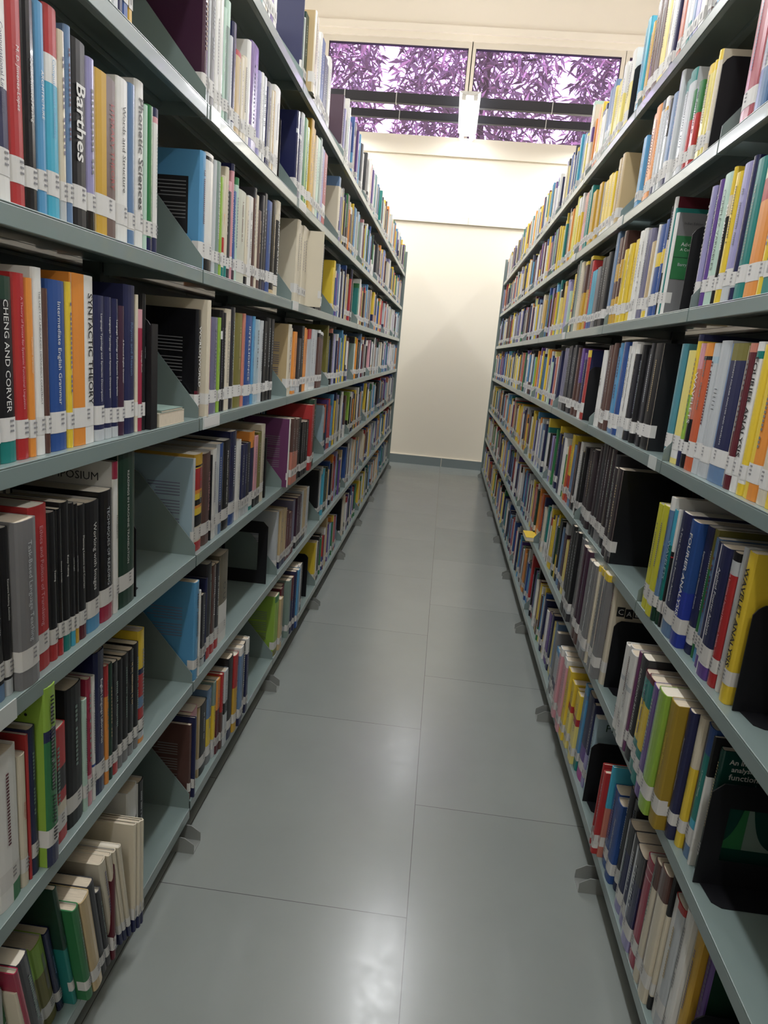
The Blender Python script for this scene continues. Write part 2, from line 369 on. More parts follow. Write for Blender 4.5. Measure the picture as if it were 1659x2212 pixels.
def make_book(side, lv, y0, y1, h, p, lean, bandstr, opt, z):
    w = (y1 - y0) * .975; D = min(.205, max(.12, h * .68)); bands = parse_bands(bandstr)
    split = None
    if 's' in opt:
        c, _, f = opt['s'].partition(':'); split = (c, float(f or .5))
    cov = opt.get('c'); gloss = NB[0] % 3 == 0 or bandstr[:2] in ('PU', 'CY', 'YE', 'CM')
    root = empty('book', (0, 0, 0)); NB[0] += 1
    mb, arc, r, t = book_mesh(bands, w, h, D, split, cov, gloss, side == 'R')
    hard = (NB[0] * 7) % 3 == 0
    cv = mb.build('cover', root, smooth=False)
    if side == 'R':       # mirror: local x inward is +X on the right rack, -X on the left
        sx = 1
    else: sx = -1
    pb = MB(); ins = .003 if hard else .0008
    pb.box(t + .0015, D - (.004 if hard else .0008), t, w - t, ins, h - (.0045 if hard else .0012), M_page if NB[0] % 4 else M_page2)
    kids = [cv, pb.build('page_block', root)]
    if 'n' not in opt and w > .006:
        lb = MB(); lz = h * .115 + PRNG.uniform(-.002, .003); lh = .026 + (.006 if w > .03 else 0)
        strip_along(lb, arc, w, lz, lz + lh, .0004, M_label, wrap=min(.014, .03) if w > .012 else .004)
        yc0, yc1 = w * .28, w * .82
        xm = min(a[0] for a in arc) - .0009
        if w > .011:
            for q in range(3):
                zz = lz + lh - .006 - q * .0068
                for g in range(3):
                    cw = min(.0022, w * .14); ya = w * .62 + (g - 1) * cw * 1.25 - cw / 2; yb = ya + cw
                    lb.face([(xm, ya, zz), (xm, yb, zz), (xm, yb, zz + .0028), (xm, ya, zz + .0028)], M_ink)
        kids.append(lb.build('call_number_label', root, fixn=False))
    ttl = opt.get('T') or opt.get('t')
    xm = min(a[0] for a in arc) - .0009
    if ttl:
        s_, _, c_ = ttl.rpartition(':'); s_ = s_.replace('_', ' ').strip() or '_'
        big = 'T' in opt
        tb = MB(); zc = h * (.57 if big else .58); ww = w * (1 - (split[1] if split and split[1] > .3 else 0)); yc = (w - ww / 2) if side == 'L' else ww / 2
        # top-to-bottom lettering; letters' tops point to the reader's right
        up = (0, 1, 0) if side == 'L' else (0, -1, 0)
        put_text(tb, s_, cmat(c_), (xm, yc, zc), (0, 0, -1), up, h * (.66 if big else .6), ww * (.60 if big else .27), bold=big)
        if tb.v: kids.append(tb.build('title_lettering', root, fixn=False))
    elif w > .012 and PRNG.random() < .75:
        # small print too small to read in the photograph: a few dashes
        dark = sum(CC[bands[0][2]][0]) < 330
        m = cmat(PRNG.choice(['LG', 'GS', 'PG', 'TN'] if dark else ['DG', 'GY', 'PG', 'MA', 'GY'])); tb = MB()
        n = PRNG.randint(14, 26); z1 = h * PRNG.uniform(.82, .9); dz = h * PRNG.uniform(.4, .56) / n; hw = min(.0032, w * PRNG.uniform(.07, .12)); yc = w * PRNG.uniform(.42, .62)
        for i in range(n):
            if PRNG.random() < .1: continue
            tb.face([(xm, yc - hw, z1 - i * dz), (xm, yc + hw, z1 - i * dz), (xm, yc + hw, z1 - (i + .62) * dz), (xm, yc - hw, z1 - (i + .62) * dz)], m)
        if tb.v: kids.append(tb.build('spine_print', root, fixn=False))
    if cov or (split and split[1] >= .5):
        # printed lines on the near cover
        code = cov or split[0]; dark = sum(CC[code][0]) < 330; m = cmat('GY' if dark else 'PG'); tb = MB(); yy = -.0006
        if code == 'LB' and lv == 4:
            tb.face([(.03, yy, h * .3), (.13, yy, h * .3), (.13, yy, h * .78), (.03, yy, h * .78)], cmat('BK')); yy = -.0012; m = cmat('GY')
        if side == 'L' and code in ('LB', 'BK', 'PB', 'LGN', 'BR', 'TN', 'LG', 'PP') and 'v' not in opt and lv not in (6,):
            z1 = h * .74
            for i in range(12 if code == 'LB' else 16):
                if i % 6 == 5: continue
                x1 = D * PRNG.uniform(.55, .72)
                tb.face([(.035, yy, z1 - i * .0075), (x1, yy, z1 - i * .0075), (x1, yy, z1 - i * .0075 - .0022), (.035, yy, z1 - i * .0075 - .0022)], m)
        if code == 'DT' and lv == 1 and side == 'R':
            for i, s_ in enumerate(('An introduction to complex', 'analysis and generating', 'functions')):
                put_text(tb, s_, cmat('W'), (.012 + (.078, .069, .034)[i], yy, h * .93 - i * .0135 - .004), (1, 0, 0), (0, 0, 1), (.156, .138, .056)[i], .0125, bold=True)
            # the bell shaped figure on the cover
            def bell(f0, f1, m_, yo):
                N2 = 14; xs = [f0 + (f1 - f0) * i / N2 for i in range(N2 + 1)]
                hh = lambda x: .115 * math.exp(-abs((x - .066) / .014) ** 1.15) + .018 * max(0, 1 - abs(x - .066) / .055)
                for i in range(N2):
                    a0, a1 = xs[i], xs[i + 1]
                    tb.face([(a0, yo, .058), (a1, yo, .058), (a1, yo, .058 + hh(a1)), (a0, yo, .058 + hh(a0))], m_)
            bell(.012, .066, cmat('GN'), yy); bell(.066, .122, cmat('GS'), yy - .0002)
        if code == 'CR' and lv == 1 and side == 'R':
            for i, ch in enumerate('CALCULUS'):
                x = .024 + i * .023; zz = h * (.70 + (.0 if i % 2 else .012))
                tb.face([(x - .0108, yy, zz - .014), (x + .0108, yy, zz - .014), (x + .0108, yy, zz + .014), (x - .0108, yy, zz + .014)], cmat('BK'))
                put_text(tb, ch, cmat('W'), (x, yy - .0006, zz), (1, 0, 0), (0, 0, 1), .014, .021)
        if 'v' in opt:
            s_, _, c_ = opt['v'].rpartition(':')
            if opt['v'] == 'Advanced':
                for z0_, z1_, cc_ in ((h * .36, h * .78, 'GN'), (h * .57, h * .575, 'DGN')): tb.face([(.006, yy - (.0003 if cc_ == 'DGN' else 0), z0_), (D - .004, yy - (.0003 if cc_ == 'DGN' else 0), z0_), (D - .004, yy - (.0003 if cc_ == 'DGN' else 0), z1_), (.006, yy - (.0003 if cc_ == 'DGN' else 0), z1_)], cmat(cc_))
                for s2, zz_, L2, cc_ in (('Indian Edition', .9, .045, 'DG'), ('Advanced', .7, .05, 'W'), ('A Comprehensive', .645, .07, 'W'), ('Barry Simon', .5, .05, 'LG')):
                    put_text(tb, s2, cmat(cc_), (.02 + L2 / 2, yy - .0008, h * zz_), (1, 0, 0), (0, 0, 1), L2, .011)
            else:
                lines_ = s_.split('~'); big_ = .02 if len(lines_[0]) < 3 else (.05 if s_ == 'Good!' else .028)
                if c_ == 'PLATE': tb.face([(.012, yy, h * .84), (.10, yy, h * .84), (.10, yy, h * .95), (.012, yy, h * .95)], cmat('PL')); c_ = 'CR'
                if c_ == 'GPLATE': tb.face([(.012, yy, h * .42), (.10, yy, h * .42), (.10, yy, h * .78), (.012, yy, h * .78)], cmat('GN')); c_ = 'W'; big_ = .009
                for i, s2 in enumerate(lines_):
                    L2 = min(.11, len(s2) * big_ * .55)
                    x_ = (.03 if c_ != 'CR' else .02) + L2 / 2
                    mir = -1 if sx < 0 else 1
                    # on the left rack the reader sees the near cover with its spine on the right
                    put_text(tb, s2, cmat(c_), (x_, yy - .0008, h * (.72 if big_ < .01 else .9) - i * big_ * 1.2), (mir, 0, 0), (0, 0, 1), L2, big_)
        if tb.v: kids.append(tb.build('cover_print', root, fixn=False))
    if opt.get('v', '').startswith('Good'):
        tb = MB()
        for i in range(40):
            if i % 9 == 8: continue
            zq = h * .95 - i * h * .0205
            tb.prism([(w * .34, zq), (w * .62, zq - .001), (w * .66, zq - .0035), (w * .38, zq - .003)], 'x', xm - .0002, xm, cmat('BK'))
        kids.append(tb.build('spiral_motif', root))
    # place: local (x inward, y along the aisle from the near side, z up)
    X = spine_x(side, p)
    base = Matrix.Translation((X, y0, z)) @ Matrix.Scale(sx, 4, (1, 0, 0))
    if lean:
        a = R(lean)
        # positive lean tips the head away from the camera, negative towards it
        pv = Vector((0, 0, 0)) if lean < 0 else Vector((0, w, 0))
        base = base @ Matrix.Translation(pv) @ Matrix.Rotation(-a, 4, 'X') @ Matrix.Translation(-pv)
    for k_ in kids:
        me = k_.data; me.transform(base)
        if sx < 0: me.flip_normals()
        me.transform(Matrix.Translation((-X, -y0, -z))); me.update()
    root.location = (X, y0, z)
    return root

SB = MB()     # the remaining books, past the three hundred that show largest
def stuff_book(side, y0, y1, h, p, bandstr, z, label=True, back=False, far_first=False, lean=0):
    w = (y1 - y0) * .96; D = min(.2, h * .7); bands = parse_bands(bandstr)
    sg = -1 if side == 'L' else 1
    X = spine_x(side, p); f = lambda d: X + sg * d
    if back: Xb = (-A_L - 2 * DEPTH - p) if side == 'L' else (A_R + 2 * DEPTH + p); f = lambda d: Xb - sg * d
    ya, yb = y0, y0 + w
    i0 = len(SB.v)
    r = min(.003, w * .25)
    for t0, t1, c in bands:
        m = cmat(c); za, zb = z + h * (1 - t1), z + h * (1 - t0)
        SB.face([(f(r), ya, za), (f(0), ya + r, za), (f(0), ya + r, zb), (f(r), ya, zb)], m)
        SB.face([(f(0), ya + r, za), (f(0), yb - r, za), (f(0), yb - r, zb), (f(0), ya + r, zb)], m)
        SB.face([(f(0), yb - r, za), (f(r), yb, za), (f(r), yb, zb), (f(0), yb - r, zb)], m)
        for y in (ya, yb): SB.face([(f(r), y, za), (f(D), y, za), (f(D), y, zb), (f(r), y, zb)], m)
    m0 = cmat(bands[0][2]); t = min(.0022, w * .18); zt = z + h
    for y, y2 in ((ya, ya + t), (yb - t, yb)): SB.face([(f(r), y, zt), (f(D), y, zt), (f(D), y2, zt), (f(r), y2, zt)], m0)
    SB.face([(f(0), ya + r, zt), (f(0), yb - r, zt), (f(.003), yb - t, zt), (f(.003), ya + t, zt)], m0)
    SB.face([(f(.003), ya + t, zt - .002), (f(D - .003), ya + t, zt - .002), (f(D - .003), yb - t, zt - .002), (f(.003), yb - t, zt - .002)], M_page)
    SB.face([(f(D - .003), ya + t, z), (f(D - .003), yb - t, z), (f(D - .003), yb - t, zt - .002), (f(D - .003), ya + t, zt - .002)], M_page)
    if label and not back:
        lz = z + h * .12
        SB.face([(f(-.0006), ya + .0008, lz), (f(-.0006), yb - .0008, lz), (f(-.0006), yb - .0008, lz + .028), (f(-.0006), ya + .0008, lz + .028)], M_label)
        SB.face([(f(0), ya - .0005, lz), (f(.012), ya - .0005, lz), (f(.012), ya - .0005, lz + .028), (f(0), ya - .0005, lz + .028)], M_label)
        SB.face([(f(-.001), ya + w * .35, lz + .007), (f(-.001), yb - w * .3, lz + .007), (f(-.001), yb - w * .3, lz + .02), (f(-.001), ya + w * .35, lz + .02)], mat('label_print_grey', (150, 150, 150), .8))
        if w > .015:
            dark = sum(CC[bands[0][2]][0]) < 330; m = cmat('LG' if dark else 'PG')
            n = 12; zz1 = z + h * .85; dz = h * .035
            for i in range(n):
                if rnd.random() < .1: continue
                SB.face([(f(-.0008), ya + w * .42, zz1 - i * dz), (f(-.0008), ya + w * .55, zz1 - i * dz), (f(-.0008), ya + w * .55, zz1 - (i + .6) * dz), (f(-.0008), ya + w * .42, zz1 - (i + .6) * dz)], m)
DATA = """
L5|0|1.131|1.179|0.25|-0.012|0|W|0
L5|0|1.179|1.199|0.25|-0.012|0|LG|0
L5|0|1.199|1.214|0.24|-0.012|0|NV|0
L5|0|1.214|1.233|0.24|-0.012|0|W:.35/BL|0
L5|0|1.233|1.249|0.23|-0.012|0|W:.35/MU|0
L4|0|0.873|0.907|0.262|-0.012|0|W:.5/NV:.3/W|1|t=Computational_Linguistics:NV
L4|0|0.907|0.938|0.262|-0.012|0|RD|1|t=M._D._Jimenez-Lopez:W
L4|0|0.938|0.967|0.255|-0.012|0|BK|1|t=Data-Oriented_Parsing:W
L4|0|0.967|0.989|0.261|-0.012|0|LB|1|t=ARCHITECTURE:W
L4|0|0.989|1.022|0.267|-0.012|0|RD:.22/W:.13/CY|1|t=Computational_Chemistry:LB
L4|0|1.022|1.039|0.249|-0.012|0|CR:.8/LG|1
L4|0|1.039|1.056|0.262|-0.012|0|SB|1
L4|0|1.056|1.099|0.255|-0.012|0|BK|1|T=Barthes:W
L4|0|1.099|1.124|0.245|-0.012|0|LL:.85/BK|1
L4|0|1.124|1.197|0.24|-0.012|0|BR|1|s=MU:.45|t=LITERARY_THEORY:RD
L4|0|1.197|1.238|0.254|-0.012|0|W|1|t=Words_and_Structure:BK
L4|0|1.238|1.264|0.258|-0.012|0|SB:.85/W:.05/SB|1
L4|0|1.264|1.299|0.273|-0.012|0|W|1|T=Phonetic_Sciences:BK
L4|0|1.299|1.313|0.244|-0.012|0|MT|1
L4|0|1.313|1.339|0.249|-0.012|0|GN:.9/NV|1
L4|0|1.339|1.361|0.252|-0.012|0|NV:.06/PK:.04/W:.75/NV|1
L3|0|0.835|0.861|0.24|-0.012|0|BR|0
L3|0|0.861|0.9|0.243|-0.012|0|DGN:.12/BK:.72/TL|1|t=CHENG_AND_CORVER:W
L3|0|0.9|0.929|0.25|-0.012|0|RD|1|t=A_Theory_of_Syntax_for_Systemic_Functional_Linguistics:PK
L3|0|0.929|0.945|0.246|-0.012|0|OR|1|t=Functional_Grammar:CR
L3|0|0.945|0.969|0.262|-0.012|0|W|1|t=THE_UNITY_OF_UNBOUNDED_DEPENDENCY_CONSTRUCT:BK
L3|0|0.969|0.981|0.236|-0.012|0|BR|1
L3|0|0.981|1.03|0.25|-0.012|0|BL|1|t=Intermediate_English_Grammar:W
L3|0|1.03|1.046|0.251|-0.012|0|YE|1
L3|0|1.046|1.117|0.266|-0.012|0|W|1|s=OR:.48|T=SYNTACTIC_THEORY:BK
L3|0|1.117|1.15|0.239|-0.012|0|NV:.92/LG|1|t=Language_Typology_and_Syntactic_Description:W
L3|0|1.15|1.176|0.239|-0.012|0|NV:.92/LG|1|t=Language_Typology_and_Syntactic_Description:W
L3|0|1.176|1.201|0.238|-0.012|0|NV:.92/LG|1|t=Language_Typology_and_Syntactic_Description:W
L3|0|1.201|1.224|0.228|-0.012|0|PL|1|t=A_Practical_English_Grammar:W
L3|0|1.224|1.267|0.266|-0.012|0|NV|1|t=Rhyme_and_Reason:SB
L3|0|1.267|1.277|0.252|-0.012|0|CR|1
L3|0|1.277|1.299|0.227|-0.012|0|PK:.15/CM|1|t=Language_Death:W
L3|0|1.299|1.31|0.256|-0.012|0|BK|1|t=Language_Change:LG
L2|0|0.826|0.852|0.252|-0.012|0|BK:.9/SB|1|t=Pictures_for_Language_Learning:W
L2|0|0.852|0.871|0.25|-0.012|0|BK:.9/LG|1|t=Extensive_Reading_Activities:W
L2|0|0.871|0.921|0.254|0|0|GY|1|t=Task-Based_Language_Teaching:LG
L2|0|0.921|0.968|0.263|-0.012|0|RD|1|t=Ethics_and_Politics_of_Translating:PK
L2|0|0.968|0.99|0.245|-0.012|0|BK:.86/RD|1|t=Testing:W
L2|0|0.99|1.005|0.246|-0.012|0|BK:.88/RD|1|t=Dictionary_Activities:W
L2|0|1.005|1.029|0.253|-0.012|0|BK:.85/TL|1|t=Keep_Talking:W
L2|0|1.029|1.042|0.247|-0.012|0|BK:.87/CY|1|t=Learner_English:W
L2|0|1.042|1.053|0.243|-0.012|0|BK:.87/MU|1|t=Learning_One-to-One:W
L2|0|1.053|1.08|0.238|-0.012|0|BK:.85/MA|1|t=Planning_Lessons_and_Courses:W
L2|0|1.08|1.129|0.236|-0.012|0|BK:.84/LB|1|t=Working_with_Images:W
L2|0|1.129|1.179|0.245|-0.012|0|BK:.84/CM|1|t=TECHNIQUES_OF_READING:LG
L2|0|1.179|1.197|0.292|-0.012|0|CM:.11/W|1|t=PROCEEDINGS:BK|c=W|v=SYMPOSIUM:DG
L2|0|1.197|1.271|0.305|-0.012|0|DGN|1|t=READINGS_IN_MACHINE_TRANSLATION:W
L1|0|0.817|0.872|0.26|-0.012|0|W:.82/GN|1|s=W:.55|c=W
L1|0|0.872|0.891|0.232|-0.012|0|CR|1|t=PROBLEM:RD
L1|0|0.891|0.897|0.258|-0.012|0|RD|1
L1|0|0.897|0.919|0.262|-0.012|0|NV|1
L1|0|0.919|0.952|0.321|0.004|0|LGN:.23/NV:.06/GN:.58/NV|1|c=LGN|v=Good!:BK
L1|0|0.952|1.008|0.218|-0.012|0|RD:.35/BK:.2/RD:.1/CR:.12/RD|1
L1|0|1.008|1.06|0.27|-0.012|0|BK:.8/LG:.05/BK|1
L1|0|1.06|1.075|0.225|-0.012|0|MT|1
L1|0|1.075|1.091|0.257|-0.012|0|CM:.75/PK|1
L1|0|1.091|1.104|0.255|-0.012|0|W:.7/BL:.02/W|1|c=W|v=Stories:PLATE
L1|0|1.104|1.142|0.294|-0.012|0|NV|1|c=NV|t=English_Language_Laboratories:W
L1|0|1.142|1.156|0.251|-0.012|0|RD:.25/OR|1
L1|0|1.156|1.172|0.249|-0.012|0|DGN|1
L1|0|1.172|1.196|0.243|-0.012|0|BK:.88/RD|1
L1|0|1.196|1.216|0.238|-0.012|0|BK:.88/GY|1
L1|0|1.216|1.241|0.239|-0.012|0|BK:.88/GY|1
L1|0|1.241|1.266|0.238|-0.012|0|BK:.9/GY|1
L1|0|1.266|1.288|0.241|-0.012|0|BK:.9/GY|1
L1|0|1.288|1.318|0.26|-0.012|0|YE:.33/NV:.05/RD:.2/SB:.1/RD:.1/BK:.12/LG:.06/OR|1
L0|0|0.8424|0.8555|0.209|-0.034|-7.5|OL|1
L0|0|0.8556|0.8669|0.226|0.002|-9|CR|1
L0|0|0.867|0.8783|0.271|0.005|-11|CM|1
L0|0|0.8785|0.9085|0.272|0.003|-11|DG|1
L0|0|0.909|0.9465|0.214|-0.025|-11|LGN:.35/OL|1
L0|0|0.9472|0.981|0.213|-0.025|-11|LGN:.35/OL|1
L0|0|0.9816|0.9985|0.213|-0.023|-11|NV|1|t=Understanding_Language:SB
L0|0|0.9988|1.01|0.311|-0.004|-11|DGN:.5/TL|1|t=Discourse:SB
L0|0|1.0103|1.029|0.249|0.018|-11|GN|1
L0|0|1.0294|1.0603|0.248|0.022|-11|TN|1
L0|0|1.0609|1.0843|0.254|0.018|-11|DG:.75/BK|1
L0|0|1.0847|1.1007|0.213|0.018|-11|DG|1
L0|0|1.101|1.1122|0.224|0.021|-11|MA:.8/W:.1/MA|0
L0|0|1.1124|1.1368|0.26|0.015|-11|CR:.87/NV|1
L0|0|1.1373|1.1485|0.26|0.02|-11|CR:.87/NV|1
L0|0|1.1487|1.16|0.259|0.023|-11|CR:.87/NV|1
L0|0|1.1602|1.1714|0.261|0.028|-11|CR:.87/NV|1
L0|0|1.1716|1.1829|0.261|0.032|-11|CR:.87/NV|0
L0|0|1.1831|1.1943|0.259|0.036|-11|CR:.87/NV|0
L0|0|1.1945|1.2058|0.254|0.037|-11|CR:.87/NV|0
L0|0|1.254|1.304|0.267|-0.02|0|W:.3/BK:.3/SB:.1/NV|1|t=|||||||||||||:W
L0|0|1.304|1.336|0.258|-0.02|0|BK|1|s=W:.1
L6|1|1.968|1.984|0.23|-0.012|0|W|0
L6|1|1.984|2.01|0.23|-0.012|0|W:.8/TL|0
L6|1|2.01|2.037|0.22|-0.012|0|W|0
L6|1|2.037|2.058|0.22|-0.012|0|CR|0
L6|1|2.058|2.068|0.2|-0.012|0|BK|0
L6|1|2.068|2.09|0.22|-0.012|0|W|0
L6|1|2.09|2.122|0.25|-0.012|0|PU:.75/W:.1/PU|0
L6|1|2.122|2.155|0.25|-0.012|0|W|0
L5|1|1.5865|1.615|0.305|-0.012|0|PL|1
L5|1|1.6155|1.6255|0.27|-0.012|0|LG|0
L5|1|1.626|1.661|0.26|-0.012|0|NV:.16/GY|1
L5|1|1.661|1.687|0.234|-0.012|0|W|1
L5|1|1.687|1.714|0.26|-0.012|0|W|1
L5|1|1.714|1.733|0.237|-0.012|0|MT|1
L5|1|1.733|1.761|0.26|-0.012|0|MT:.2/GS|1
L5|1|1.761|1.779|0.199|-0.012|0|LG|0
L5|1|1.779|1.809|0.236|-0.012|0|NV:.9/LG:.06/NV|1
L5|1|1.809|1.853|0.19|-0.012|0|RD:.06/TN|1
L5|1|1.853|1.873|0.19|-0.012|0|CR|0
L5|1|1.873|1.906|0.2|-0.012|0|CR|1
L5|1|1.906|1.934|0.248|-0.012|0|W|1|s=W:.5|t=————————————:RD
L5|1|1.934|2.009|0.258|-0.012|0|PU:.85/LL|1
L5|1|2.009|2.039|0.216|-0.012|0|LL|1
L5|1|2.039|2.057|0.222|-0.012|0|W|0
L5|1|2.057|2.097|0.222|-0.012|0|LG|1
L5|1|2.097|2.108|0.207|-0.012|0|NV|0
L5|1|2.108|2.15|0.224|-0.012|0|GY:.9/NV|1
L5|1|2.15|2.17|0.216|-0.012|0|CR|0
L5|1|2.17|2.186|0.221|-0.012|0|TN|0
L5|1|2.186|2.252|0.243|-0.012|0|W|1
L4|1|1.59|1.623|0.247|-0.012|0|LB|1|c=LB
L4|1|1.623|1.676|0.253|-0.012|0|W:.03/BK:.03/W:.8/BK|1
L4|1|1.676|1.695|0.25|-0.012|0|LG|1
L4|1|1.695|1.725|0.253|-0.012|0|GS|1|t=THE_LIMITS_OF_MEANING:W
L4|1|1.725|1.74|0.225|-0.012|0|LGN|0
L4|1|1.74|1.764|0.232|-0.012|0|CR:.6/RD:.15/W:.15/TL|1|t=BOOT:OR
L4|1|1.764|1.785|0.257|-0.012|0|CR:.85/TL|1
L4|1|1.785|1.809|0.23|-0.012|0|PK:.1/DG|1
L4|1|1.809|1.827|0.275|-0.012|0|NV:.06/PK|1
L4|1|1.827|1.845|0.216|-0.012|0|BL:.88/PL|0
L4|1|1.845|1.868|0.252|-0.012|0|GN:.07/MT|1
L4|1|1.868|1.941|0.231|-0.012|0|CS|1
L4|1|1.941|1.962|0.227|-0.012|0|CR:.9/BK|0
L4|1|1.962|2.01|0.234|-0.012|0|W|1
L4|1|2.01|2.031|0.264|-0.012|0|DG:.1/BR|0
L4|1|2.031|2.056|0.25|-0.012|0|CR|0
L4|1|2.056|2.096|0.216|-0.012|0|BR|1
L4|1|2.096|2.119|0.263|-0.012|0|DG|0
L4|1|2.119|2.146|0.274|-0.012|0|BK:.9/NV|0
L4|1|2.146|2.157|0.232|-0.012|0|NV|0
L4|1|2.157|2.214|0.263|-0.012|0|BL|1
L4|1|2.214|2.269|0.274|-0.012|0|BK:.95/TN|1
L4|1|2.269|2.318|0.284|-0.012|0|CR:.2/BK:.7/CR|1|T=TRANSFORMATION:W
L3|1|1.5865|1.616|0.246|-0.012|0|BK:.75/MA|1|c=BK|T=WORLD|WORLD:W
L3|1|1.6165|1.635|0.27|0.004|0|CR|1
L3|1|1.635|1.69|0.233|-0.012|0|CM|1
L3|1|1.69|1.738|0.235|-0.012|0|PG|1
L3|1|1.738|1.756|0.236|-0.012|0|LGN|0|t=DRAMATICS:BK
L3|1|1.756|1.778|0.255|-0.012|0|BK:.2/W:.08/BK|1
L3|1|1.778|1.795|0.25|-0.012|0|BK|0
L3|1|1.795|1.843|0.261|-0.012|0|CR|1|t=INDIA_AN_INTUITION:GY
L3|1|1.843|1.877|0.268|-0.012|0|DG|1
L3|1|1.877|1.95|0.256|-0.012|0|OL|1
L3|1|1.95|1.971|0.258|-0.012|0|SA|0
L3|1|1.971|2.05|0.255|-0.012|0|BL|1|t=INTELLIGENCE:W
L3|1|2.05|2.072|0.256|-0.012|0|LB|0
L3|1|2.072|2.135|0.249|-0.012|0|PB|1
L3|1|2.135|2.175|0.248|-0.012|0|LG|1
L3|1|2.175|2.212|0.249|-0.012|0|BK|0
L3|1|2.212|2.264|0.26|-0.012|0|BK|1
L3|1|2.264|2.301|0.259|-0.012|0|BK|0
L2|1|1.5865|1.5985|0.238|-0.012|0|LG|1|c=PB
L2|1|1.599|1.653|0.245|-0.012|0|MU:.11/BK:.02/YE:.01/RD:.22/OR:.04/YE:.06/BK:.06/OR:.03/YE:.07/BK:.12/CR:.16/RD|1
L2|1|1.653|1.713|0.239|-0.012|0|BR|1|s=BR:.4|t=THE_LITERATURE:PK
L2|1|1.713|1.721|0.229|-0.012|0|BK|0
L2|1|1.721|1.762|0.242|-0.012|0|W|1
L2|1|1.762|1.814|0.25|-0.012|0|BL:.63/NV:.22/SB|1|s=LG:.3
L2|1|1.814|1.876|0.253|-0.012|0|BK|1|t=PHILOSOPHY_OF_SCIENCE:W
L2|1|1.876|1.936|0.271|-0.012|0|NV:.75/LG:.1/BL|1
L2|1|1.936|1.983|0.239|-0.012|0|W|1|t=LANGUAGE_THOUGHT_AND_CULTURE:BK
L2|1|1.983|2.021|0.221|-0.012|0|NV:.85/LG|0
L2|1|2.021|2.044|0.219|-0.012|0|NV:.85/LG|0
L2|1|2.044|2.075|0.22|-0.012|0|DG:.85/LG|0
L2|1|2.075|2.125|0.249|-0.012|0|OR:.2/NV:.65/W:.1/TL|1
L2|1|2.125|2.163|0.231|-0.012|0|PK:.78/W:.07/BK|0
L2|1|2.163|2.203|0.239|-0.012|0|OL:.8/BK|0
L2|1|2.203|2.257|0.258|-0.012|0|CR|1|t=BEYOND_THE_PRINCIPLES:BK
L1|1|1.5865|1.616|0.268|0|0|LB|1|c=LB
L1|1|1.6165|1.6265|0.238|0|0|W|0
L1|1|1.627|1.671|0.218|-0.012|0|BK:.9/OL|1
L1|1|1.671|1.698|0.204|-0.012|0|DG:.9/LG|0
L1|1|1.698|1.71|0.242|-0.012|0|NV|0
L1|1|1.71|1.748|0.276|-0.012|0|DG:.78/LG:.1/RD|1
L1|1|1.748|1.784|0.26|-0.012|0|BR:.78/LG:.05/RD|1
L1|1|1.784|1.816|0.256|-0.012|0|DG:.75/LG:.08/RD|1
L1|1|1.816|1.896|0.268|-0.012|0|OT:.56/W|1|t=O_U:BK
L0|1|1.5865|1.5985|0.223|-0.005|0|BR|1|c=BR
L0|1|1.599|1.608|0.239|0.003|0|NV|0
L0|1|1.6085|1.631|0.237|-0.015|0|PK:.1/CR|0
L0|1|1.631|1.682|0.232|-0.019|0|PK:.1/CR|1
L0|1|1.682|1.746|0.22|-0.014|0|BK|1|s=TN:.1
L0|1|1.746|1.784|0.239|-0.013|0|SB:.38/YE:.5/GY|1
L0|1|1.784|1.804|0.245|-0.009|0|GS:.3/YE:.45/LG|0
L0|1|1.804|1.833|0.243|-0.006|0|OR:.4/MA|0
L0|1|1.833|1.85|0.248|-0.001|0|RD:.5/BR|0
L0|1|1.85|1.883|0.25|0.002|0|LG:.42/BK:.15/LG|0
L0|1|1.883|1.931|0.275|0.004|0|BK:.8/LG:.08/NV|1
L0|1|1.931|1.971|0.264|0.009|0|RD:.42/MU|1
L0|1|1.971|2.002|0.273|0.014|0|W:.1/SB:.7/LG:.1/NV|0
L0|1|2.002|2.055|0.263|0.008|0|BK|1
L0|1|2.055|2.082|0.267|0.01|0|W:.2/NV|0
L6|2|2.4865|2.4985|0.33|-0.012|0|NV|1|c=NV
L6|2|2.499|2.509|0.19|-0.012|0|GS|0
L6|2|2.5095|2.521|0.197|-0.012|0|W|0
L6|2|2.521|2.569|0.219|-0.012|0|TL:.0/DGN|0
L6|2|2.569|2.608|0.244|0.012|0|CR|1|c=TN
L6|2|2.608|2.641|0.245|0.008|0|CR|0
L6|2|2.641|2.688|0.243|-0.012|0|W|0
L6|2|2.688|2.744|0.236|-0.016|0|W|0
L6|2|2.744|2.787|0.239|-0.016|0|W|0
L6|2|2.787|2.817|0.267|-0.012|0|W|0
L6|2|2.817|2.873|0.261|-0.012|0|BL:.85/LG:.08/MA|0
L6|2|2.873|2.928|0.226|-0.012|0|NV:.95/LG|0
L6|2|2.928|2.975|0.22|-0.016|0|NV:.95/LG|0
L6|2|2.975|3.018|0.259|-0.012|0|W|0
L6|2|3.018|3.047|0.258|-0.016|0|W|0
L5|2|2.4865|2.521|0.269|-0.012|0|NV:.2/LG:.05/NV|1|c=NV
L5|2|2.521|2.552|0.257|-0.012|0|NV:.2/LG:.05/NV|0
L5|2|2.552|2.6|0.284|-0.012|0|LG|1
L5|2|2.6|2.659|0.284|-0.012|0|LGN|1|s=GN:.4
L5|2|2.659|2.714|0.272|-0.016|0|LGN|1|s=GN:.4
L5|2|2.714|2.768|0.315|-0.012|0|MU:.82/W:.06/MU|1
L5|2|2.768|2.806|0.299|-0.016|0|MU:.82/W:.06/MU|0
L5|2|2.806|2.845|0.284|-0.012|0|CR|0
L5|2|2.845|2.892|0.287|-0.012|0|MT|0
L5|2|2.892|2.926|0.301|-0.012|0|GS:.9/BL|0
